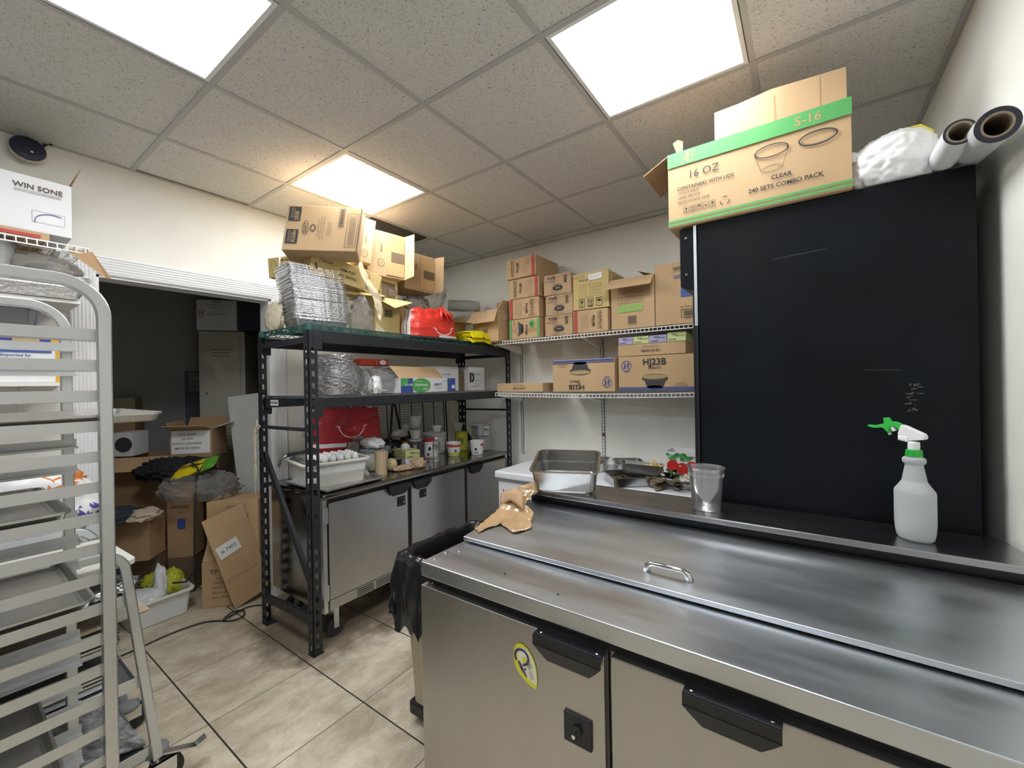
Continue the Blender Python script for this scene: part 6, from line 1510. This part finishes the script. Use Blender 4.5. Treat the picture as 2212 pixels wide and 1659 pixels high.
# taped brown cardboard on the lid and shelf
M_tapeb = mat('brown_tape_cardboard', (.44, .29, .155), .16, var=.12, vscale=14, bump=.7, bscale=35, spec=.8)
def lidz(y): return .903+(y-1.172)*(.947-.903)/(1.585-1.172)
def lp_(x, y, dz): return (x, y, lidz(y)+dz)
def taped():
    t = thing('taped_cardboard', 'brown taped cardboard patch joining the prep table lid to its rear shelf', 'cardboard', (0, 0, 0))
    sheet('lid_patch', M_tapeb, [[lp_(-1.070, 1.235, .004), lp_(-1.035, 1.215, .004), lp_(-1.005, 1.315, .005), lp_(-.905, 1.265, .005), lp_(-.868, 1.335, .004)], [lp_(-1.072, 1.29, .006), lp_(-1.03, 1.31, .004), lp_(-.97, 1.33, .006), lp_(-.93, 1.36, .006), lp_(-.90, 1.38, .010)],
        [lp_(-1.074, 1.37, .016), lp_(-1.05, 1.40, .012), lp_(-1.0, 1.42, .010), lp_(-.97, 1.43, .016), lp_(-.915, 1.425, .018)], [lp_(-1.075, 1.46, .035), lp_(-1.06, 1.475, .040), lp_(-1.045, 1.48, .045), lp_(-1.02, 1.475, .044), lp_(-.985, 1.46, .034)]], 26, 18, amp=.004, fr=30, seed=3, parent=t, solid=.002)
    sheet('raised_flap', M_card_d, [[lp_(-1.09, 1.43, .022), lp_(-1.04, 1.44, .045), lp_(-.965, 1.42, .022)], [lp_(-1.115, 1.47, .050), lp_(-1.05, 1.46, .078), lp_(-.99, 1.455, .062)], [lp_(-1.12, 1.50, .052), lp_(-1.05, 1.50, .082), lp_(-1.01, 1.49, .070)]], 10, 6, amp=.004, fr=30, seed=7, parent=t, solid=.003)
    sheet('tape_strip', M_tapeb, [[(-1.068, 1.470, .965), (-1.00, 1.480, .958)], [(-1.072, 1.525, .985), (-.995, 1.530, .980)], [(-1.068, 1.562, 1.003), (-.975, 1.562, 1.002)], [(-1.06, 1.60, 1.0035), (-.97, 1.60, 1.0035)]], 12, 14, amp=.0035, fr=45, seed=9, parent=t, solid=.0015)
    sheet('shelf_piece', M_card, [[(-1.085, 1.562, 1.0055), (-.985, 1.575, 1.0055)], [(-1.075, 1.70, 1.0055), (-.945, 1.66, 1.0055)], [(-1.04, 1.765, 1.006), (-.935, 1.73, 1.006)]], 8, 8, amp=.0006, fr=20, seed=11, parent=t, solid=.003)
taped()
# small crumbs and a grain of rice on the worktop corner
for k, (x, y, z) in enumerate(((-1.045, .995, .8835), (-1.052, 1.055, .8835), (-1.02, 1.09, .8835), (-.78, 1.04, .8835), (-.58, 1.02, .8835))):
    o = crumple('crumb', mat('rice_white', (.8, .8, .76), .5) if k < 3 else M_rubber, .0035, .0022, .0025, seed=40+k, sub=2, loc=(x, y, z)); tag(o, ['white crumb at the front left corner of the worktop', 'white crumb on the left edge of the worktop', 'white crumb standing near the lid corner', 'dark speck on the worktop left of the door pull', 'dark speck on the worktop above the oval sticker'][k], 'crumb')
# ================================================================ on the fridge: white bag and two rolls
def bag_sh(p, w): return (w.x, w.y, w.z*(1+.25*p.x))
o = crumple('plastic_bag', M_bagw, .128, .085, .105, seed=51, amp=.14, fr=2.6, sub=5, loc=(.232, 1.885, 2.113), sh=bag_sh); tag(o, 'white plastic bag stuffed full, on top of the black fridge', 'plastic bag')
o2 = crumple('bag_ear', M_bagw, .05, .022, .022, parent=o, seed=52, amp=.25, loc=(-.115, -.04, .10), rot=(0, .5, 0))
a = MB(); a.smooth = True; a.tube([(.27, 1.91, 2.305), (.31, 1.90, 2.300), (.335, 1.89, 2.27), (.345, 1.88, 2.22)], [.003, .005, .005, .003], 8); tag(a.build('yellow_strap', mat('yellow_strap', (.72, .62, .05), .5), smooth=True), 'yellow strap edge peeking over the white bag on the fridge', 'strap')
def film_roll(lab, p, q, R, r, mo):
    p, q = Vector(p), Vector(q); d = (q-p); L_ = d.length; t = thing('film_roll', lab, 'roll', p, rot=d.to_track_quat('Z', 'Y').to_euler())
    a = MB(); a.smooth = False; a.lathe([(R, 0), (R, L_)], 40, cap0=False, cap1=False); w = a.build('film_wrap', mo, t, smooth=True)
    a = MB(); a.lathe([(R, 0), (R-.005, -.0005), (r+.005, -.0005), (r+.004, 0)], 40, cap0=False, cap1=False); a.build('end_rim', mat('navy_rim', (.02, .022, .04), .5), t)
    a = MB(); a.lathe([(r+.005, -.0012), (r, -.0012), (r, L_), (.001, L_)], 40, cap0=False, cap1=False); a.build('core_tube', mat('core_kraft', (.30, .24, .17), .85), t)
film_roll('white film roll with a dark rim on the fridge, left of the two rolls', (.352, 1.665, 2.150), (.350, 2.10, 2.150), .0345, .0235, M_whpl)
film_roll('fatter film roll tilted between the fridge and the wall, right of the two', (.405, 1.60, 2.118), (.428, 2.15, 2.215), .0425, .0255, mat('milky_film', (.72, .74, .74), .35, trans=.15))
# ================================================================ left edge: shelves, counter and cart contents
f1 = MB(); f1.pan(-.15, .15, -.20, .20, 0, .05, t=.02, rim=.014, rad=.03, th=.0006, n=5, lip=.0025); fo = f1.build('foil_pan', M_foil)
for i in range(7):
    o = fo if i == 0 else fo.copy()
    if i: C.objects.link(o)
    o.location = (-2.905, .255+.002*i, 1.9065+i*.0085); o.rotation_euler = (0, 0, .02*((i % 3)-1)); tag(o, 'large foil pan in the stack on the upper board shelf at the left wall', 'foil pan', 'foil pans on the upper board shelf')
tub('plastic_tub', 'ribbed milky plastic tub under the small wire shelf, far left', (-2.88, .14, 2.0), .085, .10, .13, film('milky_tub', (.9, .9, .9), .55, .15, 0), lid=M_clearp)
o = crumple('plastic_bag', film('brownish_bag', (.70, .66, .60), .3, .15, .8, 20), .12, .14, .07, seed=60, amp=.15, loc=(-2.92, .32, 2.005)); tag(o, 'brownish clear wrapped bundle on the foil pan stack under the wire shelf', 'bundle')
def sacks(name, lab, loc, s, seed, m, prints=None):
    o = crumple(name, m, s[0], s[1], s[2], seed=seed, amp=.22, fr=2.2, sub=5, loc=loc); tag(o, lab, 'bag'); return o
sacks('shopping_bag', 'white shopping bag with faded orange print on the side counter behind the rack', (-2.78, .22, .811), (.19, .25, .22), 61, M_bagw)
me = bpy.data.objects['shopping_bag.002'].data if 'shopping_bag.002' in bpy.data.objects else bpy.data.objects['shopping_bag.001'].data
if len(me.materials) == 1:
    me.materials.append(mat('orange_print', (.80, .24, .05), .5)); me.materials.append(mat('purple_print', (.14, .10, .42), .6))
    for p in me.polygons:
        c = p.center
        if c.z > .215 and c.y > -.02 and noise.noise(c*22) > -.12: p.material_index = 1
        elif .07 < c.z < .15 and c.y > .13 and noise.noise(c*25) > 0: p.material_index = 2
a = MB(); a.text('Restaurant', (-2.60, .12, .98), Vector((0, .1, -1)), Vector((0, 1, .1)), .05, True); tag(a.build('bag_print', mat('purple_print', (.14, .10, .42), .6)), 'purple lettering on the white shopping bag', 'print') if False else None
p = MB(); p.ring((-2.618, .30, 1.00), Y, Z, .075, .05, .024, 20, 40, 150); p.build('orange_print', mat('orange_print', (.80, .24, .05), .5))
bpy.data.objects.remove(bpy.data.objects['orange_print'])
carton('white carton printed Imported by on the lower board shelf, behind the pan rack', .42, .26, .15, (-2.83, -.07, 1.521), math.pi/2, m=M_card_w, prints=lambda p, W, D, H: (setattr(p, 'mi', BL), p.text('Imported by:', (W*.72, -.005, H*.80), X, Z, .017, True), p.rect((W*.72, -.005, H*1.0-.01), X, Z, W*.5, .012)), seed=130)
carton('blue and gold noodle carton stacked on the Imported by carton', .40, .24, .10, (-2.84, -.05, 1.672), math.pi/2, m=mat('deep_blue_card', (.04, .05, .30), .5), prints=lambda p, W, D, H: (setattr(p, 'mi', TN), p.rect((W*.78, -.005, H*.5), X, Z, .08, H*.9)), seed=131)
carton('orange yellow carton at the wall end of the lower board shelf', .05, .22, .21, (-2.84, .335, 1.521), math.pi/2, m=mat('mustard_card', (.68, .40, .04), .5), seed=132)
a = MB(); a.box(0, .18, 0, .13, 0, .03); t_ = a.build('remote_box', M_blkpl, bevel=.004, loc=(-2.98, .43, 1.50)); bpy.data.objects.remove(t_)
# cart: chopping board, lid, stacked sheet pans, plates
def brd(lab, m, w, l, h, loc, rot=(0, 0, 0), rad=.03):
    a = MB(); pts = []
    for cx, cy, st in ((w/2-rad, l/2-rad, 0), (-w/2+rad, l/2-rad, 90), (-w/2+rad, -l/2+rad, 180), (w/2-rad, -l/2+rad, 270)):
        for k in range(7): an = math.radians(st+15*k); pts.append((cx+rad*math.cos(an), cy+rad*math.sin(an), 0))
    a.prism(pts, (0, 0, h)); return tag(fixn(a.build('chopping_board', m, bevel=.003, loc=loc, rot=rot)), lab, 'chopping board')
M_br = mat('white_board_plastic', (.72, .72, .66), .5, var=.04)
brd('thick white chopping board with dark edge on top of the steel cart', M_br, .40, .46, .020, (-2.205, .205, .842), (0, 0, .05))
brd('dark grey board under the white chopping board on the cart', M_rubber, .39, .44, .018, (-2.205, .205, .820), (0, 0, .03))
a = MB(); a.box(-.18, .18, -.20, .20, 0, .062); tag(a.build('plastic_tray', M_blkpl, bevel=.01, loc=(-2.21, .19, .7555)), 'black tray carrying the boards on the top shelf of the cart', 'tray')
o = crumple('foil_sheet', M_foil, .10, .09, .02, seed=66, amp=.5, fr=4, loc=(-2.09, .36, .7525)); tag(o, 'crumpled foil and clear wrap at the corner of the cart top shelf', 'foil')
a = MB(); a.pan(-.19, .19, -.32, .32, 0, .025, t=.010, rim=.006, rad=.022); sp = a.build('sheet_pan', M_alu)
for i in range(13):
    o = sp if i == 0 else sp.copy()
    if i: C.objects.link(o)
    rr = random.Random(i+9); o.location = (-2.215+rr.uniform(-.004, .004), .075+rr.uniform(-.006, .006), .4275+i*.0125+(.03 if i > 6 else 0)); tag(o, 'sheet pan in the stack on the middle shelf of the steel cart', 'sheet pan', 'stacked sheet pans on the cart')
M_dirty = mat('rusty_white_board', (.62, .66, .62), .6, col2=(.36, .20, .07), vscale=7)
brd('pale board with rust brown stains sticking out over the cart middle shelf', M_dirty, .30, .40, .010, (-2.17, .27, .648), (0, .03, .1), .01)
M_marb = mat('speckled_grey_board', (.52, .54, .55), .6, col2=(.14, .15, .16), vscale=45, detail=8)
brd('speckled grey board leaning on the lowest shelf of the cart', M_marb, .36, .34, .012, (-2.20, .29, .205), (-.34, .0, .08), .012)
a = MB(); a.smooth = True; a.lathe([(.05, 0), (.075, .01), (.10, .05), (.105, .09), (.103, .09), (.097, .05), (.07, .012)], 32); tag(a.build('steel_bowl', M_bright, smooth=True, loc=(-2.12, .115, .154)), 'steel mixing bowl on the lowest shelf of the cart', 'bowl')
tub('plastic_jug', 'dusty white plastic jar low behind the rack runners', (-2.32, -.02, .154), .06, .065, .14, M_tubw, cat='jar')
carton('dark red carton on the lowest cart shelf behind the runners', .20, .18, .16, (-2.40, .155, .154), .1, m=mat('dark_red_card', (.28, .03, .05), .6), seed=140) if False else None
# ================================================================ tub and bags in the doorway
bus_tub('frosted bus tub on the floor in the doorway with a white bag inside', (-3.60, .845), math.radians(92), .36, .52, .165, .001)
o = crumple('plastic_bag', M_bagw, .15, .13, .075, seed=70, amp=.22, fr=2.4, sub=5, loc=(-3.56, .80, .045)); tag(o, 'white plastic bag filling the bus tub on the floor', 'plastic bag')
o = crumple('plastic_bag', mat('yellow_green_bag', (.55, .58, .05), .4, bump=.5, bscale=14), .07, .07, .10, seed=71, amp=.35, fr=2.5, loc=(-3.60, .975, .075)); tag(o, 'yellow green packet standing in the back of the floor tub', 'packet')
o = crumple('plastic_bag', M_bagw, .035, .035, .13, seed=72, amp=.5, fr=2.5, loc=(-3.56, .90, .085)); tag(o, 'white bag knot standing between the yellow green packets in the floor tub', 'plastic bag')
o = crumple('plastic_bag', mat('yellow_green_bag', (.55, .58, .05)), .06, .06, .05, seed=73, amp=.4, loc=(-3.74, .90, .12)); tag(o, 'low yellow green packet left of the tied one', 'packet')
o = crumple('plastic_bag', film('bright_clear_bag', (.97, .97, .98), .22, .10, .9, 20), .24, .15, .12, seed=74, amp=.28, fr=2.6, sub=5, loc=(-3.56, 1.13, .697), rot=(0, .05, .9)); tag(o, 'big clear plastic bag crumpled on the cup drawing carton', 'plastic bag')
o = crumple('jacket', mat('black_cloth', (.012, .013, .018), .9, bump=.4, bscale=20), .24, .13, .10, seed=75, amp=.4, fr=2.2, sub=5, loc=(-3.75, 1.05, .825), rot=(0, .05, .85)); tag(o, 'black cloth jacket thrown over the storeroom cartons', 'jacket')
def chips():
    t = thing('snack_bag', 'bright yellow and green snack bag lying on the black jacket', 'snack bag', (-3.54, 1.10, .925), rot=(.55, -.30, .72))
    a = MB(); a.smooth = True; nu, nv = 16, 24; T_, B_ = [], []
    for s, G in ((1, T_), (-1, B_)):
        for j in range(nv+1):
            row = []
            for i in range(nu+1):
                u, v = i/nu*2-1, j/nv*2-1; z = s*.028*(1-u**4)*(1-v**6)+noise.noise(Vector((u*3, v*4, s)))*.006; row.append(a.vert((v*.15, u*.065, z)))
            G.append(row)
    for G, s in ((T_, 1), (B_, -1)):
        for j in range(nv):
            for i in range(nu): a.mi = 1 if j > nv*.72 else 0; q = (G[j][i], G[j+1][i], G[j+1][i+1], G[j][i+1]); a.face(q if s > 0 else q[::-1])
    a.build('packet', [mat('snack_yellow', (.80, .66, .02), .3, bump=.4, bscale=30), mat('snack_green', (.12, .38, .04), .3)], t)
    p = MB(); p.text('Besan', (-.02, 0, .036), X, Y, .05, True); p.build('printing', M_lbr, t)
chips()
# straps hanging from the pile
a = MB(); a.smooth = True; a.tube([(-3.50, 1.06, .98), (-3.46, 1.09, .93), (-3.44, 1.07, .85), (-3.42, 1.06, .70), (-3.42, 1.05, .45), (-3.40, 1.04, .25), (-3.42, 1.0, .19), (-3.50, .95, .18)], .006, 8); a.tube([(-3.50, 1.06, .95), (-3.46, 1.13, .96), (-3.44, 1.07, .88)], .006, 8)
tag(a.build('strap', M_rubber, smooth=True), 'black strap hanging from the jacket down to the floor tub', 'strap')
o = crumple('apron', mat('dark_slate_cloth', (.03, .04, .055), .9), .12, .13, .07, seed=77, amp=.35, fr=2.2, loc=(-3.20, .53, .62)); bpy.data.objects.remove(o)
o = crumple('apron', mat('dark_slate_cloth', (.03, .04, .055), .9), .11, .13, .06, seed=77, amp=.35, fr=2.2, loc=(-3.70, .72, .615)); tag(o, 'dark slate apron bundled on the small tan carton in the doorway', 'apron')
o = crumple('paper_bag', mat('tan_paper_bag', (.52, .44, .34), .8), .09, .10, .045, seed=78, amp=.45, fr=2.4, smooth=False, sub=3, loc=(-3.64, .84, .615), rot=(0, 0, .6)); tag(o, 'crumpled pale paper bag beside the dark apron in the doorway', 'paper bag')
